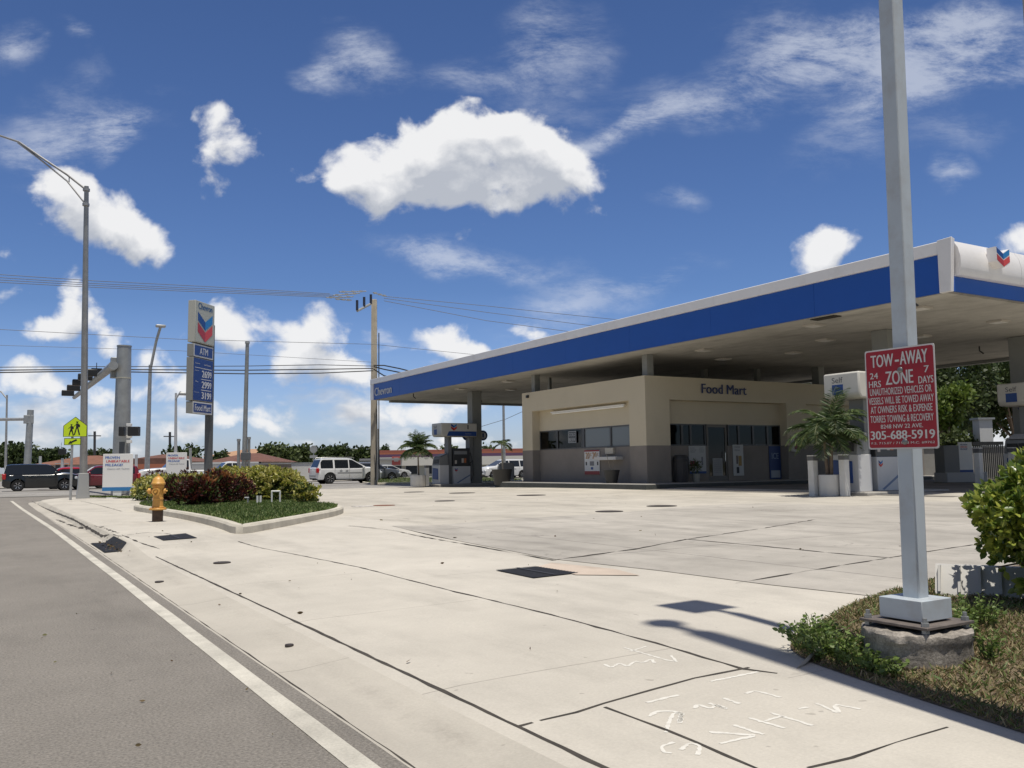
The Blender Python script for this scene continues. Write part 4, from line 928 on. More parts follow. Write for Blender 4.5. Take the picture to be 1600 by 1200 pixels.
    mb = MB(); mb.slab((.0, -.38, 1.75), X3, Z3, [(-.22, -.1), (.6, -.1), (.6, .1), (-.22, .1)], .01); mb.build('price_panel', mat('panel_grey', (.25, .26, .27), .4), u_)
    mb = MB(); mb.slab((.38, -.38, 1.3), X3, Z3, [(-.13, -.13), (.0, -.13), (.0, .13), (-.13, .13)], .01); mb.slab((.38, -.38, 1.3), X3, Z3, [(.03, -.13), (.16, -.13), (.16, .13), (.03, .13)], .01, 1); mb.slab((-.12, -.38, 1.22), X3, Z3, [(-.06, -.1), (.06, -.1), (.06, .1), (-.06, .1)], .01); mb.build('stickers', [mat('sticker_white', (.55, .5, .45), .5), mat('sticker_orange', (.5, .16, .06), .5)], u_)
    mb = MB(); mb.tube([(.84, -.3, 1.75), (.95, -.42, 1.2), (.96, -.45, .5), (.85, -.42, .12), (.80, -.40, .5), (.82, -.35, 1.1)], .02, 8); mb.build('hose', M_dark, o)
    mb = MB(); mb.tube([(.80, -.38, 1.15), (.86, -.5, 1.25), (.84, -.5, 1.4)], [.03, .025, .015], 8); mb.build('nozzle', M_dark, o)
    return o
def bollard(label, x, y, z, h=1.12, w=.20):
    o = thing('bollard', label, 'bollard', (x, y, z), group='square white bollards guarding the pumps')
    mb = MB(); mb.box((0, 0, h*.46), (w, w, h*.92)); mb.build('post', mat('bollard_white', (.66, .65, .62), .55, var=.06, dirt=((.4, .36, .3), .4)), o, bev=.012)
    mb = MB(); mb.box((0, 0, h*.96), (w+.012, w+.012, h*.11)); c = mb.build('striped_cap', mat('bollard_stripe', (.12, .12, .12), .5), o, bev=.008)
    mb = MB(); mb.box((0, 0, h*1.03), (w+.02, w+.02, .03)); mb.build('top', mat('bollard_white'), c, bev=.008)
def palm(label, x, y, z, pot, h, nf, fl, trunks=1, potr=.34, poth=.62, droop=1.0, sparse=False):
    o = thing('potted_palm', label, 'palm', (x, y, z), group='palms in pots')
    mb = MB()
    if pot == 'white': mb.lathe([(potr*.96, 0), (potr, .03), (potr, poth-.02), (potr*.97, poth), (potr*.88, poth), (potr*.86, poth-.08), (.01, poth-.08)], n=28); pm = mat('planter_white', (.64, .62, .58), .6, var=.05)
    else: mb.lathe([(potr*.72, 0), (potr*.98, poth-.03), (potr*1.04, poth), (potr*.9, poth), (potr*.86, poth-.07), (.01, poth-.07)], n=24); pm = mat('planter_dark', (.035, .035, .033), .6)
    mb.build('pot', pm, o)
    mb = MB(); tops = []
    for k in range(trunks):
        a = k*2.4; b0 = Vector((.05*cos(a), .05*sin(a), poth-.1)); t = Vector((.12*cos(a)*(trunks > 1), .12*sin(a)*(trunks > 1), h-(.15*k))); mb.tube([b0, b0.lerp(t, .5), t], [.055, .042, .03], 8); tops.append(t)
    mb.build('trunk', M_bark if not sparse else mat('pale_trunk', (.32, .28, .22), .9, var=.2), o)
    C_ = []; D_ = []; Sz = []; rc = MB()
    for i in range(nf):
        t = tops[i % len(tops)]; a = i*2.399+random.random()*.4; el = radians(random.uniform(5, 88)) if not sparse else radians(random.uniform(10, 60)); L = fl*random.uniform(.75, 1.1); P = [t]; d = Vector((cos(a)*cos(el), sin(a)*cos(el), sin(el))); st = L/9
        for j in range(9): d = (d+Vector((0, 0, -.14*droop*(1+j*.12)))).normalized(); P.append(P[-1]+d*st)
        rc.tube(P, [.010]+[.008-.0006*j for j in range(9)], 4)
        m_ = 34
        for j in range(2, m_):
            s_ = j/m_*9; k = min(8, int(s_)); q = P[k].lerp(P[k+1], s_-k); tg = (P[k+1]-P[k]).normalized(); sd = tg.cross(Z3).normalized()
            ll = fl*.30*sin(pi*min(1, .15+.85*j/m_*1.0))+.05
            for sgn in (-1, 1):
                dd = (sd*sgn*.85+tg*.6+Vector((0, 0, -.25*droop+random.uniform(-.15, .15)))).normalized(); C_.append(tuple(q+dd*ll*.5)); D_.append(tuple(dd)); Sz.append(ll)
    cr = leafmesh('crown', np.array(C_), np.array(D_), np.array(Sz), M_frond, o, aspect=.085, fold=.15)
    rc.build('frond_stems', mat('frond_stem', (.16, .17, .06), .6), cr); return o

# the three pump rows
col1 = column('grey canopy column with round number sign beside pump one', 24.55, 45.35, .08, .62, '1')
dispenser('fuel pump numbered one under the far left end of the canopy', 23.1, 45.1, .22, '1')
bollard('white bollard before the far left pump, right of the potted palm', 21.25, 44.9, .12)
palm('potted palm with full crown in a white pot by the far left pump', 20.75, 45.0, .12, 'white', 2.05, 44, 1.3, potr=.42, poth=.62)
bN = g(1272, 775.5); bM = g(1321, 775.5)
bollard('white bollard with striped cap left of the big potted palm', bN.x, bN.y, G(bN.x, bN.y))
bollard('white bollard with striped cap right of the big potted palm', bM.x, bM.y, G(bM.x, bM.y))
pm_ = g(1298, 775)
palm('big potted palm in a white pot between two white bollards', pm_.x, pm_.y, G(pm_.x, pm_.y), 'white', 1.95, 54, 1.3, trunks=3, potr=.31, poth=.60)
dispenser('fuel pump with self service valance right of the big potted palm', bM.x+1.75, bM.y+.45, .30, '3')
column('grey canopy column behind the tow-away sign', gz(1379, 516, ZS_).x+.1, gz(1379, 516, ZS_).y, .2, .62)
pR = dep(1535, 700, 30.2)
dispenser('fuel pump with self service valance at the right edge, partly behind the bush', pR.x+1.55, pR.y-1.0, .30, '5')
pc = gz(1606, 526, ZS_); column('big grey canopy column at the right edge of the view', pc.x, pc.y, .2, .95, '5')
for lb, px, py, w in [('white bollard with striped cap left of the right edge pump', 1531, 757, 1), ('white bollard with striped cap in front of the right edge pump', 1585, 757, 1)]:
    q = dep(px, py, 29.5); bollard(lb, q.x, q.y, G(q.x, q.y), 1.25)
# grey cabinet with poster further back
q = dep(1490, 757, 36); o = thing('service_cabinet', 'grey service cabinet with a small poster, seen right of the lamp post', 'cabinet', (q.x, q.y, G(q.x, q.y)), radians(-25))
mb = MB(); mb.b2((-.55, -.35, .38), (.1, .35, 1.5)); mb.build('housing', mat('cabinet_grey', (.22, .22, .215), .6), o, bev=.02)
mb = MB(); mb.b2((-.55, -.45, 0), (1.2, .45, .4)); mb.build('plinth', mat('cabinet_pale', (.46, .45, .44), .6), o, bev=.02)
mb = MB(); mb.b2((.12, -.30, .4), (.7, -.24, 1.62)); p_ = mb.build('poster', M_white2, o)
mb = MB()
for i, s_ in enumerate(['PROVEN', 'UNBEATABLE', 'MILEAGE!']): text(mb, s_, (.34, -.302, 1.52-i*.09), X3, Z3, .3, .06, k=i % 2)
mb.b2((.12, -.306, .4), (.7, -.30, .5), 0); mb.build('lettering', [M_blue, M_red], p_, smooth=False)

# ------------------------------------------------------------------ the store
BX, BY, BZ, BT = 22.4, 27.17, .42, 4.68; BYE = 36.5; BXE = 40.0; SILL = 1.90
def store():
    o = thing('store_building', 'cream and grey single storey store with recessed windows under the canopy', 'building', (BX, BY, 0))
    def L(x, y, z): return (x-BX, y-BY, z)
    RX0, RX1 = 23.64, 30.38; LY0, LY1 = 28.22, 35.6; ZO = 3.75; RD = .42; ZWt = 2.80
    # each wall: grey below the sill line, cream above; recessed bay
    up = MB(); lo = MB()
    T = .3
    # left face (normal -X): pilasters and head
    for mbx, z0, z1 in ((lo, BZ-.4, SILL), (up, SILL, ZO)):
        e = 0
        mbx.b2(L(BX+e, BY+T, z0), L(BX+T+e, LY0, z1)); mbx.b2(L(BX+e, LY1, z0), L(BX+T+e, BYE, z1))
        mbx.b2(L(BX, BY, z0), L(RX0, BY+T, z1)); mbx.b2(L(RX1, BY, z0), L(31.65, BY+T, z1))
    up.b2(L(BX, BY+T, ZO), L(BX+T, BYE, BT)); up.b2(L(BX, BY, ZO), L(BXE, BY+T, BT))
    # recess back walls
    lo.b2(L(BX+RD, LY0, BZ-.4), L(BX+RD+.2, LY1, SILL)); up.b2(L(BX+RD, LY0, ZWt), L(BX+RD+.2, LY1, ZO))
    DX0, DX1 = 26.02, 27.16
    lo.b2(L(RX0, BY+RD, BZ-.4), L(DX0, BY+RD+.2, SILL)); lo.b2(L(DX1, BY+RD, BZ-.4), L(RX1, BY+RD+.2, SILL)); up.b2(L(RX0, BY+RD, ZWt), L(RX1, BY+RD+.2, ZO))
    # reveals
    for mbx, z0, z1 in ((lo, BZ-.4, SILL), (up, SILL, ZO)):
        mbx.b2(L(BX+T, LY0-.12, z0), L(BX+RD+.2, LY0, z1)); mbx.b2(L(BX+T, LY1, z0), L(BX+RD+.2, LY1+.12, z1))
        mbx.b2(L(RX0-.12, BY+T, z0), L(RX0, BY+RD+.2, z1)); mbx.b2(L(RX1, BY+T, z0), L(RX1+.12, BY+RD+.2, z1))
    up.b2(L(BX+T, LY0, ZO), L(BX+RD+.2, LY1, ZO+.1)); up.b2(L(RX0, BY+T, ZO), L(RX1, BY+RD+.2, ZO+.1))
    # right end: second recess without windows
    for mbx, z0, z1 in ((lo, BZ-.4, SILL), (up, SILL, ZO)): mbx.b2(L(31.65, BY+.28, z0), L(37.5, BY+.5, z1)); mbx.b2(L(37.5, BY, z0), L(BXE, BY+T, z1))
    # far walls and roof
    up.b2(L(BX, BYE-T, BZ-.4), L(BXE, BYE-.001, BT)) if False else None
    up.b2(L(BX+T, BYE-T, BZ), L(BXE, BYE, BT)); up.b2(L(BXE-T, BY+T, BZ), L(BXE, BYE-T, BT))
    up.build('upper_wall', M_cream, o); lo.build('lower_wall', M_grey, o)
    mb = MB(); mb.b2(L(BX+T, BY+T, BT-.7), L(BXE-T, BYE-T, BT-.5)); mb.build('roof', mat('flat_roof', (.3, .29, .27), .9), o)
    mb = MB(); mb.b2(L(BX+RD+.2, BY+RD+.2, BZ-.1), L(BXE-T, BYE-T, BZ+.0)); mb.build('floor', mat('tile_floor', (.35, .33, .3), .4), o)
    # windows
    def win(x0, y0, x1, y1, z0, z1, wide):
        dx, dy = x1-x0, y1-y0; Ln = sqrt(dx*dx+dy*dy); R = Vector((dx/Ln, dy/Ln, 0)); c = Vector(L((x0+x1)/2, (y0+y1)/2, (z0+z1)/2))
        fr = MB(); h = z1-z0; t = .05; Nn = R.cross(Z3)
        for a, b, e, f in ((-Ln/2, -h/2, Ln/2, -h/2+t), (-Ln/2, h/2-t, Ln/2, h/2), (-Ln/2, -h/2+t, -Ln/2+t, h/2-t), (Ln/2-t, -h/2+t, Ln/2, h/2-t)):
            fr.slab(c, R, Z3, [(a, b), (e, b), (e, f), (a, f)], .07)
        w = fr.build('window', M_winm, o); p = MB(); p.slab(c+Nn*.02, R, Z3, [(-Ln/2+t, -h/2+t), (Ln/2-t, -h/2+t), (Ln/2-t, h/2-t), (-Ln/2+t, h/2-t)], .008); p.build('pane', wide, w, smooth=False); return w
    wx = BX+RD+.06
    pale = mat('pale_window_film', (.17, .19, .20), .15)
    ys = [35.6, 34.05, 32.2, 31.95, 30.0, 28.22]
    yl = [on_x_(px, wx) for px in (842, 873, 910)]
    def yx(px, py=690): r = ray(px, py); t = wx/r.x; return r.y*t
    for a, b, mt in [(LY1, yx(872.5), M_win), (yx(872.5), yx(911), M_win), (yx(914), yx(956), pale), (yx(956), LY0, pale)]: win(wx, a, wx, b, SILL, ZWt, mt)
    mb = MB(); mb.b2(L(wx-.06, yx(914), SILL), L(wx+.04, yx(911), ZWt)); mb.build('mullion', M_winm, o)
    wy = BY+RD+.06
    def xy(px, py=690): r = ray(px, py); t = wy/r.y; return r.x*t
    xs = [RX0, xy(1064.5), xy(1078), xy(1101)]
    for a, b in zip(xs[:-1], xs[1:]): win(a, wy, b, wy, SILL, ZWt, M_win)
    xs = [DX1+.05, xy(1153), xy(1175.5), xy(1198), RX1]
    for a, b in zip(xs[:-1], xs[1:]): win(a, wy, b, wy, SILL, ZWt, M_win)
    # door
    fr = MB(); z0, z1 = BZ, ZWt; t = .09
    fr.b2(L(DX0, wy-.03, z0), L(DX0+t, wy+.05, z1)); fr.b2(L(DX1-t, wy-.03, z0), L(DX1, wy+.05, z1)); fr.b2(L(DX0+t, wy-.03, z1-.12), L(DX1-t, wy+.05, z1)); fr.b2(L(DX0+t, wy-.03, z0), L(DX1-t, wy+.05, z0+.22))
    d = fr.build('door', mat('door_aluminium', (.17, .155, .135), .5, .3), o); p = MB(); p.b2(L(DX0+t, wy, z0+.22), L(DX1-t, wy+.01, z1-.12)); p.build('pane', M_win, d, smooth=False)
    p = MB(); p.tube([L(DX1-.18, wy-.03, 1.2), L(DX1-.18, wy-.10, 1.25), L(DX1-.18, wy-.10, 1.6), L(DX1-.18, wy-.03, 1.65)], .015, 6); p.build('handle', M_chrome, d)
    # sign on wall
    t = MB(); text(t, 'Food Mart', L((25.43+28.05)/2-.1, BY, 4.25), X3, Z3, 2.55, .40, off=.05, bold=.02); t.build('lettering', mat('letters_navy', (.02, .035, .12), .5), o, smooth=False)
    # tube light in the left bay
    a, b = (BX+.30, 34.4), (BX+.30, 28.9)
    mb = MB(); mb.b2(L(BX+.26, 28.9, 3.60), L(BX+.40, 34.4, 3.66)); tl = mb.build('tube_light', M_white2, o); mb = MB(); mb.tube([L(BX+.33, 28.95, 3.57), L(BX+.33, 34.35, 3.57)], .035, 8); mb.build('tube', mat('tube_white', (.85, .85, .82), .3), tl)
    # window drawer counter
    mb = MB(); mb.b2(L(BX+.0, 29.2, 1.36), L(BX+RD, 30.7, 1.50)); mb.build('counter_shelf', mat('shelf_white', (.62, .6, .56), .5), o, bev=.01)
    mb = MB(); mb.b2(L(BX+RD-.12, 29.75, 1.62), L(BX+RD, 30.3, 1.88)); mb.build('pass_tray', mat('tray_cream', (.5, .46, .38), .5), o, bev=.01)
    mb = MB(); mb.b2(L(BX-.10, 35.85, 4.42), L(BX, 36.0, 4.55)); mb.build('camera', M_dark, o, bev=.01)
    mb = MB(); mb.b2(L(30.55, BY-.14, 1.62), L(30.95, BY, 2.35)); ph = mb.build('pay_phone', mat('shelf_white'), o, bev=.02); mb = MB(); mb.b2(L(30.63, BY-.15, 1.72), L(30.85, BY-.14, 2.25)); mb.build('face', mat('phone_red', (.2, .06, .04), .5), ph)
    # shelves seen inside
    for i in range(3):
        mb = MB()
        for j in range(16):
            for k in range(4):
                mb.k = random.randrange(4); mb.b2(L(24.6+i*2.2, 28.6+j*.42, .6+k*.42), L(24.9+i*2.2, 28.6+j*.42+.3, .6+k*.42+random.uniform(.2, .33)))
        mb.build('shelf_goods', [mat('goods_red', (.4, .05, .04), .5), mat('goods_yellow', (.5, .4, .08), .5), mat('goods_blue', (.06, .12, .35), .5), mat('goods_white', (.5, .5, .5), .5)], o, smooth=False)
    return o
def on_x_(px, X, py=690): r = ray(px, py); return r.y*X/r.x
store()
# posts that carry the canopy over the store roof
for i, (x, y, w) in enumerate([(22.95, 36.1, .30), (24.3, 36.9, .14), (22.85, 27.5, .32), (29.0, 30.8, .25), (33.3, 27.8, .4), (31.2, 29.6, .22), (36.4, 28.4, .45)]):
    zb = BT-.5 if BY < y < BYE-.2 else BT-.5
    o = thing('roof_post', ['roof post at the far left corner of the store roof', 'thin roof post, second from the left on the store roof', 'roof post on the near corner of the store roof', 'roof post deep under the canopy behind the store sign', 'thick roof post near the right part of the store roof', 'thin dark roof post beside the thick one', 'dark roof post furthest right above the store'][i], 'post', (x, y, zb), group='short posts between store roof and canopy')
    mb = MB(); mb.box((0, 0, (ZS_-zb)/2), (w, w, ZS_-zb-.002)); mb.build('shaft', M_gcol, o); mb = MB(); mb.box((0, 0, .02), (w+.15, w+.15, .04)); mb.build('foot', M_gcol, o)
# raised walkway round the store
wk = MB(); wk.b2((BX-1.15, BY-1.3, .0), (BX+.02, BYE+.6, BZ)); wk.b2((BX+.02, BY-1.3, .0), (BXE+.5, BY+.9, BZ-.001))
w_ = wk.build('store_walkway', mat('walk_concrete', (.30, .285, .26), .9, var=.12, vscale=2, bump=.3), bev=.03); w_['kind'] = 'structure'
mb = MB(); mb.b2((BX-1.19, BY-1.34, .1), (BX-1.152, BYE+.64, BZ-.03)); mb.b2((BX-1.152, BY-1.34, .1), (BXE+.5, BY-1.302, BZ-.03)); mb.build('walkway_kerb', mat('kerb_dark', (.07, .075, .07), .8, var=.2))['kind'] = 'structure'
# things along the store
def poster(label, o0, R, w, h, lines, frame=None, bg=(.62, .62, .6), thick=.03, cat='poster', bands=()):
    o = thing('poster', label, cat, o0, group='posters on the store front')
    R = Vector(R); mb = MB(); mb.slab((0, 0, 0), R, Z3, [(-w/2, -h/2), (w/2, -h/2), (w/2, h/2), (-w/2, h/2)], thick); mb.build('board', mat('poster_bg_%d' % int(bg[0]*100+bg[2]*10000), bg, .5), o, smooth=False)
    Nn = R.cross(Z3)
    for (a, b, c, d, m_) in bands:
        mb = MB(); mb.slab(Nn*thick, R, Z3, [(a*w, b*h), (c*w, b*h), (c*w, d*h), (a*w, d*h)], .004); mb.build('printed_panel', m_, o, smooth=False)
    if lines:
        mb = MB(); ms = []
        for (s_, x, y, tw, th, m_) in lines:
            if m_ not in ms: ms.append(m_)
            text(mb, s_, Nn*(thick+.004)+R*(x*w)+Z3*(y*h), R, Z3, tw*w, th*h, k=ms.index(m_))
        mb.build('lettering', ms, o, smooth=False)
    return o
M_ink = mat('ink', (.03, .03, .035), .6); M_ginx = mat('ink_grey', (.2, .2, .21), .6); M_oran = mat('ink_orange', (.42, .20, .05), .6); M_rband = mat('poster_red', (.25, .03, .03), .5)
yA = on_x_(914, BX+.42); 
poster('poster with two large 20c prices between red bands under the left windows', (BX+.40, 31.35, 1.28), (0, -1, 0), 1.1, 1.06, [('20', -.28, .28, .26, .26, M_oran), ('c', -.06, .32, .07, .12, M_oran), ('20', .18, .28, .26, .26, M_oran), ('c', .41, .32, .07, .12, M_oran)],
       bands=[(-.5, .44, .5, .5, M_rband), (-.5, -.5, .5, -.36, M_rband), (-.14, -.14, .14, .04, M_ginx), (-.42, -.12, -.34, .02, M_ink), (.34, -.12, .42, .02, M_ink), (-.08, -.3, .08, -.2, M_blue)])
wy = BY+.40
poster('white poster with two columns of writing left of the store door', (25.40, wy, 1.32), (1, 0, 0), .92, 1.14, [('PROVEN', -.3, .42, .26, .04, M_ginx), ('UNBEATABLE', -.25, .35, .36, .04, M_ginx), ('MILEAGE!', -.28, .28, .3, .04, M_ginx), ('SAVE', .22, .42, .2, .04, M_ginx), ('POINTS', .25, .35, .28, .04, M_ginx), ('TODAY', .25, .28, .28, .04, M_ginx)],
       bands=[(-.45, -.24, -.12, -.04, mat('ink_red', (.2, .04, .04), .6)), (.22, -.2, .32, .1, M_ginx), (-.5, -.5, .5, -.42, M_blue)], bg=(.48, .48, .46))
poster('grey notice sheet on the lower part of the store door', (26.6, BY+.47, .98), (1, 0, 0), .56, .78, [(s_, 0, .4-.11*i, .8, .05, M_ginx) for i, s_ in enumerate(['NOTICE', 'NO LOITERING', 'STORE HOURS', 'OPEN DAILY', 'WINDOW SERVICE', 'AFTER DARK', 'THANK YOU'])], bg=(.34, .34, .33), thick=.01)
poster('tall white drink poster just right of the store door', (27.72, wy, 1.28), (1, 0, 0), .60, 1.32, [('FRESH', -.1, .32, .5, .05, M_ginx), ('COFFEE', -.1, .42, .6, .05, M_ginx)], bands=[(-.2, -.12, -.05, .15, mat('bottle_brown', (.12, .08, .06), .5)), (.0, -.18, .32, .14, mat('glass_amber', (.35, .22, .06), .5)), (-.2, -.42, .05, -.22, M_ink)], bg=(.50, .50, .48))
poster('dark blue ice poster at the right of the store windows', (29.95, wy, 1.16), (1, 0, 0), .70, 1.44, [('ICE', 0, .2, .6, .18, mat('ice_text', (.25, .32, .45), .5))], bands=[(-.4, -.46, .4, -.24, mat('ice_pale', (.35, .38, .42), .5))], bg=(.02, .05, .17))
poster('square framed neon style sign hanging in the second left window', (BX+.40, 32.85, 2.43), (0, -1, 0), .62, .52, [('COLD', 0, .22, .8, .3, mat('neon_pale', (.45, .47, .48), .5)), ('BEER', 0, -.22, .8, .3, mat('neon_pale'))], bg=(.05, .055, .06), thick=.008,
       bands=[(-.5, .46, .5, .5, mat('neon_pale')), (-.5, -.5, .5, -.46, mat('neon_pale')), (-.5, -.46, -.46, .46, mat('neon_pale')), (.46, -.46, .5, .46, mat('neon_pale'))])
o = thing('trash_can', 'dark ribbed round trash can left of the door posters', 'trash can', (24.15, BY-.0+.0, BZ), 0)
mb = MB(); n = 36; pf = [(.26, 0), (.30, .85), (.325, .87), (.325, .93), (.30, .94)]
mb.lathe(pf, n=n); mb.build('drum', mat('can_brown', (.055, .05, .048), .55), o)
mb = MB(); mb.lathe([(.32, .94), (.31, 1.0), (.24, 1.08), (.02, 1.1)], n=n); mb.build('lid', mat('can_lid', (.04, .04, .04), .5), o)
mb = MB()
for i in range(18): a = 2*pi*i/18; mb.tube([(.272*cos(a), .272*sin(a), .04), (.300*cos(a), .300*sin(a), .80)], .012, 5)
mb.build('ribs', mat('can_brown'), o)
palm('half bare palm in a dark tapered pot at the left end of the store', 21.45, 36.9, BZ-.15, 'dark', 1.95, 9, .8, potr=.50, poth=.75, sparse=True)
o = thing('planter', 'dark tapered planter with bare stems in front of the left windows', 'planter', (BX-.55, 28.75, BZ))
mb = MB(); mb.lathe([(.22, 0), (.33, .5), (.34, .53), (.29, .53), (.28, .48), (.01, .48)], n=24); mb.build('pot', mat('planter_dark'), o)
mb = MB(); mb.tube([(0, 0, .45), (-.05, .1, .8), (-.12, .15, 1.15)], [.02, .015, .01], 6); mb.tube([(0, 0, .45), (.05, -.05, .7), (.03, -.1, .95)], [.015, .012, .008], 6); mb.build('stems', mat('pale_trunk'), o)
o = thing('planter', 'small pale pot with a leafy plant beside the trash can', 'planter', (24.85, BY-.1, BZ)); mb = MB(); mb.lathe([(.13, 0), (.17, .33), (.15, .33), (.01, .3)], n=20); mb.build('pot', mat('pot_pale', (.34, .32, .27), .7), o)
p_, d_ = blob_pts(200, (0, 0, .62), (.28, .28, .32), .8); leafmesh('foliage', p_, d_+np.array([0, 0, .6]), .12, M_leafT2, o, aspect=.3)
# air and vacuum machine beyond the left end
q = dep(792, 751, 46.5); o = thing('vacuum_machine', 'grey vacuum machine standing by the left end of the store', 'machine', (q.x, q.y, .1), radians(-20))
mb = MB(); mb.b2((-.3, -.3, 0), (.34, .3, .38)); mb.build('plinth', mat('cabinet_pale'), o, bev=.02); mb = MB(); mb.b2((-.32, -.28, .38), (.36, .28, 1.25)); b_ = mb.build('housing', mat('cabinet_grey'), o, bev=.03); mb = MB(); mb.b2((-.42, -.2, .85), (-.32, .2, 1.2)); mb.build('hose_box', mat('cabinet_grey'), o, bev=.02)
mb = MB(); mb.slab((.02, -.28, .68), X3, Z3, [(.13*cos(i*pi/8), .11*sin(i*pi/8)) for i in range(16)], .01); mb.build('port', M_dark, b_)

# ------------------------------------------------------------------ price sign
def price_sign():
    p = dep(326, 700, 38.0); x, y = p.x, p.y; zg = .1
    o = thing('price_sign', 'tall fuel price sign on a grey post with emblem, prices and blue panels', 'sign', (x, y, zg))
    R = Vector((.662, .75, 0)).normalized(); U = Z3; Nn = R.cross(U)          # faces the road and the pavement
    pb = MB(); c0 = R*.05
    k = 38.0/FP
    def Z(py): return EYE+(735.3-py)*k-zg
    zt = Z(506); pb.box((0, 0, zt/2), (.26, .26, zt), rz=math.atan2(R.y, R.x)); pb.build('post', M_steel, o, bev=.01)
    rgt = -.22
    def cab(name, y0, y1, w, d, off, m1, rim, face):
        z0, z1 = Z(y1), Z(y0); c = R*(rgt+off-w/2)+U*((z0+z1)/2)-Nn*.10
        b = MB(); b.slab(c, R, U, [(-w/2, -(z1-z0)/2), (w/2, -(z1-z0)/2), (w/2, (z1-z0)/2), (-w/2, (z1-z0)/2)], d); bb = b.build(name, m1, o, bev=.015)
        h = z1-z0; f = MB(); fc = c+Nn*(d+.001)
        f.slab(fc, R, U, [(-w/2+rim, -h/2+rim), (w/2-rim, -h/2+rim), (w/2-rim, h/2-rim), (-w/2+rim, h/2-rim)], .004); f.build('face', face, bb, smooth=False)
        return bb, fc+Nn*.005, w, h
    M_cabg = mat('sign_cabinet_grey', (.24, .24, .225), .6, var=.08); M_fw = mat('sign_face_white', (.42, .43, .38), .45)
    b1, c1, w1, h1 = cab('emblem_cabinet', 477, 541, 1.55, .34, .10, mat('sign_cabinet_pale', (.42, .42, .38), .6), .04, M_fw)
    m = MB(); vmark(m, c1-U*.20, R, U, w1*.76, h1*.70, (0, 1, 2, 3)); m.build('emblem', EMB, b1, smooth=False)
    m = MB(); text(m, 'Chevron', c1+U*(h1*.385), R, U, w1*.72, h1*.15, off=.004, bold=.02); m.build('lettering', mat('brand_blue', (.02, .09, .24), .5), b1, smooth=False)
    M_rimw = mat('rim_white', (.55, .56, .58), .5); M_sb = mat('panel_blue', (.020, .055, .22), .4); M_lt = mat('panel_letters', (.55, .57, .62), .5)
    for nm, a, b_, s_, tw in (('blue_panel', 543.5, 563, 'ATM', .42), ('blue_panel', 631, 649, 'Food Mart', .8)):
        bb, c, w, h = cab(nm, a, b_, 1.55, .31, .07, M_cabg, .0, M_rimw); m = MB(); m.slab(c, R, U, [(-w/2+.06, -h/2+.06), (w/2-.06, -h/2+.06), (w/2-.06, h/2-.06), (-w/2+.06, h/2-.06)], .004); m.build('blue_face', M_sb, bb, smooth=False)
        m = MB(); text(m, s_, c+Nn*.006, R, U, w*tw, h*.52, bold=.011); m.build('lettering', M_lt, bb, smooth=False)
    bb, c, w, h = cab('price_cabinet', 564, 630, 1.6, .31, .10, M_cabg, .03, M_sb)
    m = MB(); n_ = MB()
    for i, (s_, zz) in enumerate((('269', .14), ('299', -.11), ('319', -.36))):
        text(m, s_, c+R*(w*.12)+U*(h*zz), R, U, w*.38, h*.16, bold=.03); text(m, '9', c+R*(w*.37)+U*(h*(zz+.0)), R, U, w*.07, h*.15, bold=.02)
        text(n_, ('Regular', 'Plus', 'Supreme')[i], c-R*(w*.32)+U*(h*(zz+.06)), R, U, w*(.2, .13, .22)[i], h*.028, bold=0)
        m.slab(c+R*(w*.14)+U*(h*(zz+.125)), R, U, [(-w*.24, -.015), (w*.27, -.015), (w*.27, .015), (-w*.24, .015)], .003)
    text(n_, 'Techron', c-R*(w*.3)+U*(h*.37), R, U, w*.24, h*.03); text(n_, 'Self Serve', c+R*(w*.2)+U*(h*.36), R, U, w*.32, h*.035); m.slab(c+U*(h*.27), R, U, [(-w*.42, -.012), (w*.42, -.012), (w*.42, .012), (-w*.42, .012)], .003)
    m.build('price_digits', M_lt, bb, smooth=False); n_.build('lettering', M_lt, bb, smooth=False)
    t = MB(); t.slab(c1*0+R*(-1.70)+U*(Z(480))+Nn*.3, Nn, U, [(-.02, -4.6), (.02, -4.6), (.02, 0), (-.02, 0)], .02) if False else None
price_sign()

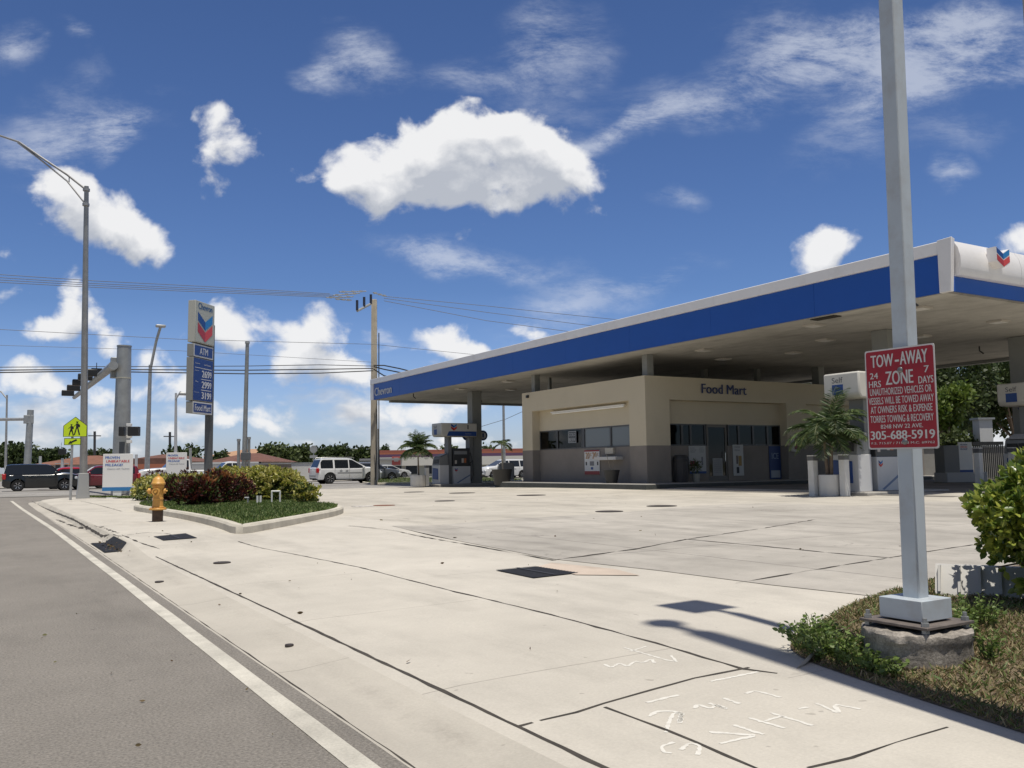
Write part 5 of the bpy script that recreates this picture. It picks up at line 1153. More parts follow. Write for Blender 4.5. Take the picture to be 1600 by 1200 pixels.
# ------------------------------------------------------------------ hydrant
def hydrant():
    p = g(246, 815); o = thing('fire_hydrant', 'orange yellow fire hydrant with rusty black foot in front of the island kerb', 'fire hydrant', (p.x, p.y, p.z), YAW*-1)
    M_h = mat('hydrant_orange', (.62, .33, .075), .45, var=.1, vscale=12, dirt=((.45, .18, .05), .5), dscale=9); s = 1.03
    mb = MB(); mb.lathe([(.105, -.05), (.105, .24)]); mb.build('foot', mat('hydrant_foot', (.07, .045, .03), .8, var=.5, vscale=10), o)
    mb = MB(); mb.lathe([(.165, .235), (.17, .24), (.17, .262), (.165, .268), (.12, .27), (.118, .30), (.105, .31), (.10, .44), (.108, .45), (.108, .47), (.10, .48), (.10, .66), (.115, .69), (.118, .73), (.10, .745)]); b = mb.build('barrel', M_h, o)
    mb = MB(); mb.lathe([(.135, .74), (.14, .745), (.142, .77), (.125, .79), (.11, .84), (.08, .885), (.045, .905), (.03, .91), (.028, .95), (.012, .955)]); mb.build('bonnet', M_h, o)
    for i in range(8):
        a = i*pi/4; mb = MB(); mb.lathe([(.012, .262), (.012, .285), (.003, .29)], (.145*cos(a), .145*sin(a), 0), 6); mb.build('flange_bolt', M_h, o)
    for (d, r, z, L) in ((Vector((-1, -.15, 0)).normalized(), .052, .615, .19), (Vector((.1, -1, 0)).normalized(), .068, .60, .17), (Vector((1, .2, 0)).normalized(), .045, .615, .15)):
        mb = MB(); q = Vector((0, 0, z)); mb.tube([q, q+d*L], r*.8, 14); mb.tube([q+d*(L-.05), q+d*L], r*1.15, 14); mb.tube([q+d*L, q+d*(L+.03)], r*.4, 5); mb.build('hose_outlet', M_h, o)
    mb = MB(); mb.tube([(-.17, -.03, .58), (-.2, -.03, .48), (-.17, -.03, .38), (-.11, -.02, .42)], .006, 5); mb.build('chain', M_steel, o)
hydrant()
# irrigation pipes in the hedge
def pipes(label, pts, r, px, py, m_=None):
    p = g(px, py); o = thing('irrigation_pipe', label, 'pipe', (p.x, p.y, p.z+.1), -YAW, group='white irrigation pipes by the hedge')
    for q in pts: mb = MB(); mb.tube(q, r, 10); mb.build('pipe', m_ or M_white2, o)
pipes('bent white pipe arch standing out of the hedge', [[(-.14, 0, 0), (-.14, 0, .36)], [(-.15, 0, .36), (.07, 0, .36)], [(.07, 0, .375), (.07, 0, 0)]], .022, 433, 796)
pipes('pair of short white pipes in front of the hedge', [[(-.05, 0, 0), (-.05, 0, .26)], [(.03, 0, 0), (.03, 0, .26)]], .028, 405, 797)
pipes('short grey pipe stub in the shade of the red shrubs', [[(0, 0, 0), (0, 0, .22)], [(-.08, 0, .22), (.03, 0, .22)]], .022, 387, 798, M_galvd)

# ------------------------------------------------------------------ corner posters
def aframe(label, px, d, pyt, pyb, w):
    k = d/FP; c = dep(px, pyb, d); zt = dep(px, pyt, d).z; zb = c.z; h = zt-zb
    o = thing('advert_sign', label, 'sign', (c.x, c.y, G(c.x, c.y)), -YAW*.75, group='corner advert boards'); z0 = zb-G(c.x, c.y)
    mb = MB(); mb.b2((-w/2, 0, z0), (w/2, .05, z0+h)); b = mb.build('board', mat('advert_white', (.74, .73, .71), .4), o, bev=.01)
    mb = MB(); mb.b2((-w/2, -.006, z0), (w/2, -.001, z0+h*.10)); mb.build('blue_band', mat('advert_blue', (.03, .18, .42), .4), b, smooth=False)
    mb = MB(); R, U = X3, Z3; B = Vector((0, 0, z0+h*.5))
    text(mb, 'PROVEN', B+R*(-.18*w)+U*(.40*h), R, U, .48*w, .065*h, k=0, bold=.02, off=.006); text(mb, 'UNBEATABLE', B+R*(.0*w)+U*(.30*h), R, U, .78*w, .065*h, k=1, bold=.02, off=.006)
    text(mb, 'MILEAGE!', B+R*(-.12*w)+U*(.20*h), R, U, .58*w, .065*h, k=0, bold=.02, off=.006); text(mb, 'Chevron with Techron', B+R*(.02*w)+U*(.095*h), R, U, .74*w, .04*h, k=2, off=.006, bold=.01)
    mb.build('lettering', [mat('advert_ink_blue', (.03, .12, .42), .5), mat('advert_ink_red', (.55, .03, .04), .5), mat('advert_ink_grey', (.25, .27, .3), .5)], b, smooth=False)
    mb = MB(); mb.b2((-.3*w, -.2, 0), (.3*w, .3, .06)); mb.b2((-.14*w, .01, .06), (.14*w, .04, z0+.02)); mb.build('base', M_white2, o)
aframe('larger white advert board with blue and red writing on the grass verge', 183, 34.5, 709, 767, 1.12)
aframe('smaller white advert board with blue and red writing behind the red shrubs', 275, 48, 707, 751, 1.08)

# ------------------------------------------------------------------ street lights, signals, poles
def road_light():
    c = dep(129.3, 778, 35.0); x, y = c.x, c.y; zg = G(x, y); k = 35.0/FP
    o = thing('street_light', 'tall round silver street light with a long double arm and grey base box', 'street light', (x, y, zg))
    H = dep(135, 291, 35).z-zg
    mb = MB(); mb.add(*[[(a*.40, b*.34, 0) for a, b in ((-.6, -.6), (.6, -.6), (.6, .6), (-.6, .6))]+[(a*.36, b*.32, .68) for a, b in ((-.5, -.5), (.5, -.5), (.5, .5), (-.5, .5))], [(0, 3, 2, 1), (4, 5, 6, 7), (0, 1, 5, 4), (1, 2, 6, 5), (2, 3, 7, 6), (3, 0, 4, 7)]]); mb.box((0, 0, .5), (.42, .40, 1.0), taper=.84); mb.build('base_box', mat('aluminium_grey', (.40, .40, .39), .5, .4), o, bev=.01)
    tp = dep(135.2, 291, 35)-o.location; mb = MB(); mb.tube([(0, 0, .9), tuple(tp*.55), tuple(tp)], [.145, .12, .085], 18); mb.build('pole', mat('brushed_aluminium', (.36, .355, .35), .42, .6, var=.18, vscale=3), o)
    A = (o.location+Vector((0, 0, H-.2)))
    e0 = dep(0, 212, 35.5)-o.location; e1 = dep(-40, 206, 35.6)-o.location; m1 = dep(30, 222, 35.2)-o.location; m2 = dep(60, 243, 35.1)-o.location
    mb = MB(); mb.tube([tuple(tp-Vector((0, 0, .15))), dep(105, 273, 35)-o.location, m2, m1, e0, e1, dep(-75, 208, 35.7)-o.location], [.045]*3+[.04]*4, 10); mb.build('arm', mat('brushed_aluminium'), o)
    mb = MB(); mb.tube([tuple(tp-Vector((0, 0, .75))), dep(105, 283, 35)-o.location, dep(60, 247, 35.1)-o.location, dep(28, 223, 35.2)-o.location], .035, 8); mb.build('lower_arm', mat('brushed_aluminium'), o)
    mb = MB(); a = dep(108, 276, 35)-o.location; b = dep(108, 285, 35)-o.location; mb.tube([a, b], .02, 6); mb.build('strut', mat('brushed_aluminium'), o)
    for zc in (H-.15, H-.75): mb = MB(); mb.tube([(tp.x, tp.y, zc-.05), (tp.x, tp.y, zc+.05)], .13, 14); mb.build('collar', mat('brushed_aluminium'), o)
    mb = MB(); q = dep(-100, 209, 35.8)-o.location; mb.box(q, (.75, .3, .14)); mb.build('lamp_head', mat('aluminium_grey'), o, bev=.04)
road_light()
def school_sign():
    c = dep(110, 780, 33.0); zg = G(c.x, c.y); o = thing('school_crossing_sign', 'yellow green pentagon sign with two walking children above an arrow plate', 'sign', (c.x, c.y, zg), -YAW*.9)
    k = 33/FP; Z = lambda py: EYE+(738.4-py)*k-zg
    mb = MB(); mb.box((0, 0, Z(655)/2), (.07, .06, Z(655))); mb.build('post', M_galv, o)
    M_y = mat('fluorescent_yellow', (.62, .80, .02), .5); M_k = mat('sign_black', (.015, .015, .015), .5)
    cz = Z(671); w = .44; P = [(-w, Z(682.5)-cz), (w, Z(682.5)-cz), (w, Z(665)-cz), (0, Z(651)-cz), (-w, Z(665)-cz)]
    dx = .115
    mb = MB(); mb.slab((dx, -.045, cz), X3, Z3, P, .006); b = mb.build('plate', M_k, o, smooth=False)
    mb = MB(); mb.slab((dx, -.052, cz), X3, Z3, [(x*.95, y*.95) for x, y in P], .003); mb.build('face', M_y, b, smooth=False)
    f = MB(); s = .0245
    def man(ox, oz, sc, skirt):
        q = lambda pts: f.slab((dx+ox, -.056, cz+oz), X3, Z3, [(x*sc, z*sc) for x, z in pts], .002)
        q([(.05*cos(i*pi/5), .50+.055*sin(i*pi/5)) for i in range(10)]); q([(-.07, .52), (.08, .52), (.08, .545), (-.07, .545)])
        q([(-.07, .14), (.08, .14), (.10, .42), (-.06, .43)])
        if skirt: q([(-.13, .02), (.12, .02), (.08, .16), (-.06, .16)])
        q([(-.05, .40), (-.07, .34), (-.19, .22), (-.21, .25)][::-1]); q([(.08, .40), (.16, .24), (.13, .20), (.06, .32)][::-1])
        q([(-.07, .16), (.0, .14), (-.12, -.28), (-.19, -.26)][::-1]); q([(.0, .16), (.08, .15), (.19, -.26), (.12, -.30)][::-1])
        q([(.08, .2), (.17, .2), (.17, .36), (.08, .36)])
    man(.07, -.04, .62, False); man(-.14, -.09, .52, True); f.build('walking_figures', M_k, b, smooth=False)
    z2 = Z(690); mb = MB(); mb.slab((.03, -.045, z2), X3, Z3, [(-.31, -.13), (.31, -.13), (.31, .13), (-.31, .13)], .006); b2 = mb.build('arrow_plate', M_k, o, smooth=False)
    mb = MB(); mb.slab((.03, -.052, z2), X3, Z3, [(-.29, -.11), (.29, -.11), (.29, .11), (-.29, .11)], .003); mb.build('face', M_y, b2, smooth=False)
    mb = MB(); mb.slab((.03, -.056, z2), X3, Z3, [(-.16, -.09), (.0, -.075), (-.02, -.045), (.17, .035), (.14, .095), (-.05, .005), (-.08, .03)][::1], .002); mb.build('arrow', M_k, b2, smooth=False)
school_sign()
def lens_head(parent, c, dirv, n=1, sz=.36, box=(.42, .3, 1.1)):
    mb = MB(); mb.box(c, box); return mb.build('signal_head', M_dark, parent, bev=.03)
def mast_near():
    d = 42; c = dep(188, 770, d); zg = .1; k = d/FP
    o = thing('signal_mast', 'thick grey traffic signal mast with a long arm of black signals reaching away', 'traffic signal', (c.x, c.y, zg))
    H = dep(193, 539, d).z-zg
    mb = MB(); mb.tube([(0, 0, 0), (0, 0, H)], [.42, .32], 22); mb.build('mast', M_galvd, o); mb = MB(); mb.lathe([(.34, H), (.34, H+.06), (.02, H+.1)], n=22); mb.build('cap', M_galvd, o)
    a0 = dep(176, 572, d)-o.location; a1 = dep(116, 621, 58)-o.location; dr = (a1-a0).normalized()
    mb = MB(); mb.tube([a0-dr*.3, a1], [.21, .12], 16); mb.build('arm', M_galvd, o)
    q = Vector((-.28, .45, a0.z)); mb = MB(); mb.box(q*1.0, (.4, .5, 1.0), rz=math.atan2(dr.y, dr.x)); mb.build('arm_flange', M_galvd, o, bev=.02)
    for i, (t, sz) in enumerate([(.26, 1), (.38, 1), (.55, 1), (.73, 1), (.93, 1)]):
        p = a0.lerp(a1, t)+Vector((-.5, -.15, .05)); s_ = MB(); s_.box(p+Vector((0, 0, .1)), (.72, .35, .36)); h = s_.build('signal_head', M_dark, o, bev=.05)
        b = MB(); b.tube([p+Vector((.4, 0, 0)), a0.lerp(a1, t)], .04, 6); b.build('bracket', M_galv, h)
    mb = MB(); p = a0.lerp(a1, .30)+Vector((-.1, 0, .35)); mb.box(p, (.5, .3, .28)); mb.tube([p, p+Vector((0, 0, .45))], .02, 5); mb.build('detector_camera', M_dark, o)
    mb = MB(); mb.lathe([(.35, -.03), (.36, .03)], (0, 0, dep(0, 592, d).z-zg), 22); mb.build('cream_band', mat('band_cream', (.62, .6, .5), .6), o)
    r = CR.copy(); r.z = 0; r.normalize()
    for px, w_, nm in ((191, .24, 0), (209.5, .5, 1)):
        p = dep(px, 674, d-.45)-o.location; mb = MB(); mb.box(p, (w_, .3, .44), rz=-YAW); hh = mb.build('walk_signal', M_dark, o, bev=.03)
    for py in (664, 682, 690): p = dep(202, py, d-.1)-o.location; mb = MB(); mb.box(p, (.22, .16, .14), rz=-YAW); mb.build('bracket', M_white2, o, bev=.01)
    p = dep(190.5, 706, d-.42)-o.location; mb = MB(); mb.box(p, (.26, .06, .95), rz=-YAW); mb.build('control_box', M_steel, o, bev=.01)
mast_near()
def mast_far():
    d = 74; c = dep(42, 730, d); zg = .1; o = thing('signal_mast', 'distant grey signal mast at the left edge with its arm leaving the view', 'traffic signal', (c.x, c.y, zg))
    H = dep(45, 640, d).z-zg
    mb = MB(); mb.tube([(0, 0, 0), (.12, 0, H)], [.30, .25], 16); mb.build('mast', M_galvd, o)
    mb = MB(); mb.box(Vector((0, 0, dep(0, 655.5, d).z-zg)), (.75, .5, .7)); mb.build('arm_flange', M_galvd, o, bev=.02)
    e = dep(-60, 656, 76)-o.location; s_ = dep(38, 655, d)-o.location; mb = MB(); mb.tube([s_, e], .13, 12); mb.build('arm', M_galv, o)
mast_far()
def simple_light(label, px, pyt, d, hx, hy, w=.11, pyb=735, second=None, mt=None, name='street_light', head=True):
    c = dep(px, pyb, d); o = thing(name, label, 'street light', (c.x, c.y, .06)); top = dep(second or px, pyt, d)-o.location
    mt = mt or M_galv
    mb = MB(); mb.tube([(0, 0, 0), top], [w, w*.6], 12); mb.build('pole', mt, o)
    h = dep(hx, hy, d)-o.location; m_ = top.lerp(h, .55)+Vector((0, 0, .15)); mb = MB(); mb.tube([top-Vector((0, 0, .4)), m_, h], w*.5, 8); mb.build('arm', mt, o)
    if head: mb = MB(); mb.box(h+Vector((0, 0, .02)), (.7, .35, .2)); mb.build('lamp_head', mat('aluminium_grey'), o, bev=.06)
simple_light('slim street light with a curved top between the mast and the price sign', 229.5, 570, 66, 251, 510, .2, 735, second=235)
simple_light('small distant street light at the left edge with a short arm', 9, 617, 90, -6, 612, .14, 735, second=11, head=False)
simple_light('thin pale square post with a short arm beside the price sign', 274.5, 614, 62, 288, 616, .13, 735, second=275, mt=mat('pale_post', (.5, .51, .52), .5))
# grey pole with boxes right of the price sign
d = 50; c = dep(381, 735, d); o = thing('detector_pole', 'leaning grey steel pole with two short pipes and a dark box at its foot', 'pole', (c.x, c.y, .08))
top = dep(386.5, 537, d)-o.location; mb = MB(); mb.tube([(0, 0, 0), top], [.15, .10], 14); mb.build('pole', M_galvd, o)
mb = MB(); mb.tube([top, top+Vector((0, 0, .12))], .13, 12); mb.build('cap', M_galvd, o)
for px, a in ((372.5, 688), (388.5, 685)):
    b_ = dep(px, 735, d)-o.location; t_ = dep(px+.5, a, d)-o.location; mb = MB(); mb.tube([b_, t_], .085, 10); mb.tube([t_-Vector((0, 0, .05)), t_+Vector((0, 0, .08))], .11, 10); mb.build('side_pipe', M_galvd, o)
mb = MB(); mb.box(dep(384, 713, d-.3)-o.location, (.5, .3, .42), rz=-YAW); mb.build('junction_box', M_steel, o, bev=.02)
# thin flag pole seen beyond the canopy
c = dep(788, 735, 75); o = thing('light_pole', 'thin pale pole seen under the canopy beside the store', 'pole', (c.x, c.y, .06)); mb = MB(); mb.tube([(0, 0, 0), (0, 0, 9.3)], [.13, .09], 10); mb.build('pole', M_galv, o); mb = MB(); mb.lathe([(.2, 0), (.2, .3), (.13, .35)], n=10); mb.build('foot', M_galvd, o)

# concrete utility pole with its cross arm and cables
def upole():
    d = 59; c = dep(584.5, 754, d); zg = .1; o = thing('utility_pole', 'concrete utility pole with insulators and cables left of the canopy', 'utility pole', (c.x, c.y, zg)); H = dep(583, 463, d).z-zg
    M_pc = mat('pole_concrete'); w0, w1 = .44, .34
    mb = MB(); vs = [(a*w0/2, b*w0/2, -.2) for a, b in ((-1, -1), (1, -1), (1, 1), (-1, 1))]+[(a*w1/2, b*w1/2, H) for a, b in ((-1, -1), (1, -1), (1, 1), (-1, 1))]
    R45 = Matrix.Rotation(-YAW, 3, 'Z'); mb.add([R45 @ Vector(v) for v in vs], [(0, 3, 2, 1), (4, 5, 6, 7), (0, 1, 5, 4), (1, 2, 6, 5), (2, 3, 7, 6), (3, 0, 4, 7)]); mb.build('pole', mat('old_pole_concrete', (.42, .37, .29), .9, var=.2, vscale=2), o, bev=.03)
    mb = MB(); a = dep(590, 750, d-.4)-o.location; b = dep(590.5, 670, d-.4)-o.location; mb.tube([a, b], .075, 8); mb.build('conduit', M_galv, o)
    for px0, px1, t in ((586, 589, 640), (593, 592, 520)):
        mb = MB(); mb.tube([dep(px0, 750, d-.45)-o.location, dep(px1, 690, d-.42)-o.location, dep(px1, t, d-.42)-o.location], .035, 6); mb.build('riser_cable', M_dark, o)
    P = lambda px, py, dd=d: dep(px, py, dd)-o.location
    mb = MB(); mb.tube([P(579, 475), P(558, 486, d-1)], .08, 8); mb.build('cross_arm', M_galvd, o)
    for px, y0, y1, dd in ((558, 485, 469, d-1), (569, 478, 464, d-.5), (579.5, 475, 460, d)):
        mb = MB(); mb.tube([P(px, y0, dd), P(px, y1, dd)], .09, 8); mb.build('insulator', mat('insulator_dark', (.03, .035, .06), .3), o)
    for i, (x0, y0, x1, y1) in enumerate([(510, 465, 552, 463.5), (520, 461.5, 562, 458), (530, 456, 572, 455), (524, 467, 549, 469), (583, 457, 604, 463)]):
        mb = MB(); mb.tube([P(x0, y0, d-2), P((x0+x1)/2, (y0+y1)/2+.3, d-1), P(x1, y1, d)], .035, 6)
        for t in (.15, .5, .8): q = P(x0, y0, d-2).lerp(P(x1, y1, d), t); mb.box(q, (.2, .12, .1))
        mb.build('dead_end_clamp', M_galv, o)
    return o
upole()
def cable(label, pts, r, m_=None, grp='overhead power lines'):
    P = [dep(*p) for p in pts]; o = MB(); Q = []
    for i in range(len(P)-1):
        for k in range(8): Q.append(P[i].lerp(P[i+1], k/8))
    Q.append(P[-1]); c = P[0]; o.tube([q-c for q in Q], r, 6, caps=False); ob = o.build('overhead_cable', m_ or M_dark); ob.location = c; tag(ob, label, 'cable', grp)
M_wire = mat('wire_grey', (.16, .16, .17), .5)
for i, y in enumerate((428, 433, 437, 441)): cable(['topmost', 'second', 'third', 'lowest'][i]+' of the four thin power lines arriving from the left at the pole top', [(-60, y-3, 47), (150, y+11-i, 50), (330, y+20-i*1.4, 54), (515+i*4, 459+i*2, 58)], .017, M_wire)
for i, (a, b, c_) in enumerate([(463, 482, 500), (466, 492, 516), (470, 505, 530)]): cable(['upper', 'middle', 'lower'][i]+' thin power line running right from the pole top behind the canopy', [(600, a, 59), (760, b-4, 63), (900, (b+c_)/2+2, 68), (1050, c_+8, 75)], .018, M_wire)
cable('single thin line crossing behind the price sign at mid height', [(-50, 512, 47), (280, 530, 52), (583, 538, 59), (760, 556, 64), (900, 572, 68)], .014, M_wire)
cable('lower single thin line just above the thick cables', [(-50, 538, 47), (280, 548, 52), (583, 566, 59)], .011, M_wire)
for i, y in enumerate((573, 578, 582)): cable(['upper', 'middle', 'lower'][i]+' of the three thick black cables below the power lines', [(-60, y+1, 46), (130, y-i, 49), (380, y-1+i*1.5, 54), (500, y-3+i*2, 57), (583, 572+i*3.6, 58.6)], .034 if i else .022)
for i, (a, b, c_) in enumerate([(571, 574, 585), (573, 580, 590), (577, 590, 604)]): cable(['upper', 'middle', 'lower'][i]+' thick black cable leaving the pole to the right behind the canopy', [(584, a, 58.6), (600, b-3, 59), (625, b+2, 60), (660, c_, 61)], .04)
cable('thin line sagging behind the store to the left', [(740, 670, 80), (790, 655, 78), (830, 637, 76)], .02, M_wire)
# distant wooden poles
for lb, px, pt in [('distant dark wooden pole left of the signal mast', 148, 674), ('distant dark wooden pole beside the smaller advert board', 265.5, 675), ('tiny far wooden pole at the far left', 29, 701)]:
    c = dep(px, 735, 120); o = thing('utility_pole', lb, 'utility pole', (c.x, c.y, 0), group='distant wooden poles'); t = dep(px, pt, 120)-o.location; mb = MB(); mb.tube([(0, 0, 0), t], .16, 8); mb.build('pole', mat('dark_wood', (.06, .06, .065), .8), o)
    mb = MB(); mb.tube([t+Vector((-.8, 0, -.6)), t+Vector((.8, 0, -.6))], .07, 6); mb.build('cross_arm', mat('dark_wood'), o)
# small far posts with walk signals and round sign
for lb, px, pt, dd, mt, hd in [('pale thin post with a black walk signal seen left of the school sign', 97.5, 716, 78, 'pale_post', (706, .9, .8)), ('pale far bollard post left of the walk signal', 63, 713, 76, 'pale_post', None), ('pale square post in front of the brown roofed shops', 213, 710, 70, 'pale_post', None), ('grey pole right of the smaller advert board', 297.5, 700, 72, 'aluminium_grey', None)]:
    c = dep(px, 735, dd); o = thing('signal_post', lb, 'post', (c.x, c.y, .06)); t = dep(px, pt, dd)-o.location; mb = MB(); mb.tube([(0, 0, 0), t], .11, 8); mb.build('post', mat(mt), o)
    mb = MB(); mb.lathe([(.2, 0), (.2, .12), (.1, .16)], n=10); mb.build('foot', mat(mt), o)
    if hd: mb = MB(); mb.box(dep(px, hd[0], dd)-o.location, (.62, .3, .5), rz=-YAW); mb.build('walk_signal', M_dark, o, bev=.03)
dd = 80; c = dep(490, 735, dd); o = thing('round_sign', 'back of a grey octagonal road sign above the white car roof line', 'sign', (c.x, c.y, .06), -YAW); t = dep(490, 697, dd).z-.06
mb = MB(); mb.tube([(0, 0, 0), (0, 0, t)], .05, 8); mb.build('post', M_galv, o); mb = MB(); mb.slab((0, -.05, t-.28), X3, Z3, [(.36*cos(pi/8+i*pi/4), .36*sin(pi/8+i*pi/4)) for i in range(8)], .03); mb.slab((0, -.05, t-.95), X3, Z3, [(-.34, -.12), (.34, -.12), (.34, .12), (-.34, .12)], .03); mb.build('plate', M_galvd, o)

# ------------------------------------------------------------------ vehicles
def car(label, cat, px, py, d, rz, L, Wd, H, paint, kind='suv', name=None, glassm=None, badge=None):
    """px, py, d: where the middle of the side stands; +X is the front"""
    c = dep(px, py, d); o = thing(name or {'suv': 'suv', 'pickup': 'pickup_truck', 'sedan': 'sedan', 'van': 'minivan', 'hatch': 'hatchback', 'wagon': 'station_wagon'}[kind], label, cat, (c.x, c.y, ROADZ(c)), rz)
    paint = mat(*paint[:2], rough=.25, coat=.6, spec=.5) if isinstance(paint, tuple) else paint
    hw = Wd/2; R = {'suv': .39, 'pickup': .40, 'sedan': .32, 'van': .34, 'hatch': .34, 'wagon': .33}[kind]
    belt = {'suv': .60, 'pickup': .60, 'sedan': .66, 'van': .60, 'hatch': .63, 'wagon': .64}[kind]*H
    clr = {'suv': .30, 'pickup': .34}.get(kind, .22)
    xr, xf = -L/2+L*.20, L/2-L*.18
    prof = {   # greenhouse side line: rear base, rear top, front top, front base (fractions of length from the rear), hood height at the cowl and nose, tail height
        'suv': (.01, .075, .54, .77, .64, .52, .64), 'hatch': (.01, .05, .62, .78, .66, .58, .66), 'van': (.01, .05, .56, .80, .62, .50, .62),
        'sedan': (.10, .27, .55, .74, .68, .52, .70), 'wagon': (.01, .08, .55, .74, .66, .52, .66), 'pickup': (.42, .435, .60, .71, .66, .58, .60)}[kind]
    rb, rt, ft, fb, hc, hn, tl = prof
    def X(f): return -L/2+f*L
    def top(x):                # upper line of the lower body
        f = (x+L/2)/L
        if kind == 'pickup' and f < rb: return tl*H
        if f < rb: return (tl*(1-.06*((rb-f)/max(rb, .01))**2))*H
        if f > fb: q = (f-fb)/(1-fb); return (hc*(1-q**2)+hn*q**2-(.10*max(0, q-.85)/.15))*H
        return belt/H*H if f < ft else (belt+(hc*H-belt)*(f-ft)/(fb-ft))
    xs = sorted(set([round(X(f), 3) for f in (0, .008, .03, .07, .1, .3, .4, .5, .6, .7, .93, .97, .992, 1)]+[round(X(rb), 3), round(X(fb), 3), round(X(rb)+.02, 3)]+[round(xc+R*1.16*cos(a*pi/8), 3) for xc in (xr, xf) for a in range(9)]))
    mb = MB(); rings = []
    for x in xs:
        zb = clr+.02
        for xc in (xr, xf):
            if abs(x-xc) < R*1.16+.001: zb = max(zb, R+sqrt(max(0, (R*1.16)**2-(x-xc)**2)))
        e = min((x+L/2), (L/2-x)); nar = 1-.16*max(0, 1-e/.35)**2; lift = .10*max(0, 1-e/.12)
        zt = top(x)-(.03 if e < .02 else 0); w = hw*nar; zm = min(zt-.12, max(zb+.04, H*.36)); zb = min(zb+lift, zm-.02)
        ring = [(x, -w*.94, zb), (x, -w, zm), (x, -w*.985, zt-.07), (x, -w*.93, zt-.008), (x, -w*.5, zt+.03*(kind != 'pickup' or x > X(rb))), (x, 0, zt+.04*(kind != 'pickup' or x > X(rb)))]
        ring += [(p[0], -p[1], p[2]) for p in ring[:-1]][::-1]; rings.append(ring)
    n = len(rings[0]); vs = [p for r in rings for p in r]; fs = []
    for i in range(len(rings)-1):
        for j in range(n-1): fs.append((i*n+j, (i+1)*n+j, (i+1)*n+j+1, i*n+j+1)[::-1])
    fs.append(tuple(range(n))[::-1][::-1]); fs.append(tuple((len(rings)-1)*n+j for j in range(n)))
    mb.add(vs, fs); body = mb.build('body', paint, o)
    # underbody
    mb = MB(); mb.b2((-L/2+.25, -hw*.8, clr-.05), (L/2-.25, hw*.8, clr+.25)); mb.build('underbody', M_dark, o)
    # cabin
    gx = [(X(rb)+.02, belt-.03), (X(rt), H-.05), (X(rt)+.25, H), (X((rt+ft)/2), H+.015), (X(ft)-.2, H), (X(ft), H-.04), (X(fb)-.02, hc*H-.02)]
    mb = MB(); rings = []
    for x, z in gx:
        q = (z-belt)/(H-belt); w1 = hw*.975; w2 = hw*(.95-.17*q)
        rings.append([(x, -w1, belt-.05), (x, -w2, z-.04*q), (x, -w2*.86, z), (x, 0, z+.02*q), (x, w2*.86, z), (x, w2, z-.04*q), (x, w1, belt-.05)])
    n = 7; vs = [p for r in rings for p in r]; fs = [(i*n+j, i*n+j+1, (i+1)*n+j+1, (i+1)*n+j) for i in range(len(rings)-1) for j in range(n-1)]; mb.add(vs, fs); cab = mb.build('cabin', paint, o)
    GM = mat('car_glass', (.012, .014, .016), .06, spec=.8)
    def side_w(x, s_, z):
        q = (z-belt)/(H-belt); return hw*(.975+(.95-.17*q-.975)*min(1, max(0, q*1.0)))+.012
    def zline(x):
        for (a, za), (b, zb_) in zip(gx[:-1], gx[1:]):
            if a <= x <= b: return za+(zb_-za)*(x-a)/(b-a)
        return belt
    cuts = {'suv': [.06, .245, .27, .475, .49, .70], 'hatch': [.08, .25, .28, .46, .475, .71], 'van': [.06, .24, .26, .47, .49, .74], 'sedan': [.2, .40, .41, .68], 'wagon': [.08, .22, .24, .44, .455, .69], 'pickup': [.445, .525, .535, .68]}[kind]
    for s_ in (-1, 1):
        for a, b in zip(cuts[::2], cuts[1::2]):
            m_ = 8; lo_ = []; hi_ = []
            for i in range(m_+1):
                x = X(a)+(X(b)-X(a))*i/m_; zt = min(H-.11, zline(x)-.09); z0 = belt+.02
                if zt < z0+.02: zt = z0+.02
                def wv(z): q = (z-(belt-.05))/(zline(x)-.04-(belt-.05)); zz = (zline(x)-belt)/(H-belt); return hw*.975+(hw*(.95-.17*zz)-hw*.975)*min(1, max(0, q))+.008
                lo_.append((x, s_*wv(z0), z0)); hi_.append((x, s_*wv(zt), zt))
            mb = MB(); mb.add(lo_+hi_, [(i, i+1, m_+2+i, m_+1+i) if s_ < 0 else (i+1, i, m_+1+i, m_+2+i) for i in range(m_)]); mb.build('side_window', GM, o)
    for (xa, za), (xb, zb_), nm in ((gx[0], gx[1], 'rear_window'), (gx[6], gx[5], 'windscreen')):
        dx = .015*(1 if nm == 'windscreen' else -1); A = [(xa+(xb-xa)*t+dx, s_*hw*(.80-.10*t), za+(zb_-za)*t+.01) for t in (.15, .92) for s_ in (-1, 1)]
        mb = MB(); mb.add(A, [(0, 1, 3, 2), (2, 3, 1, 0)][:1]); mb.build(nm, GM, o)
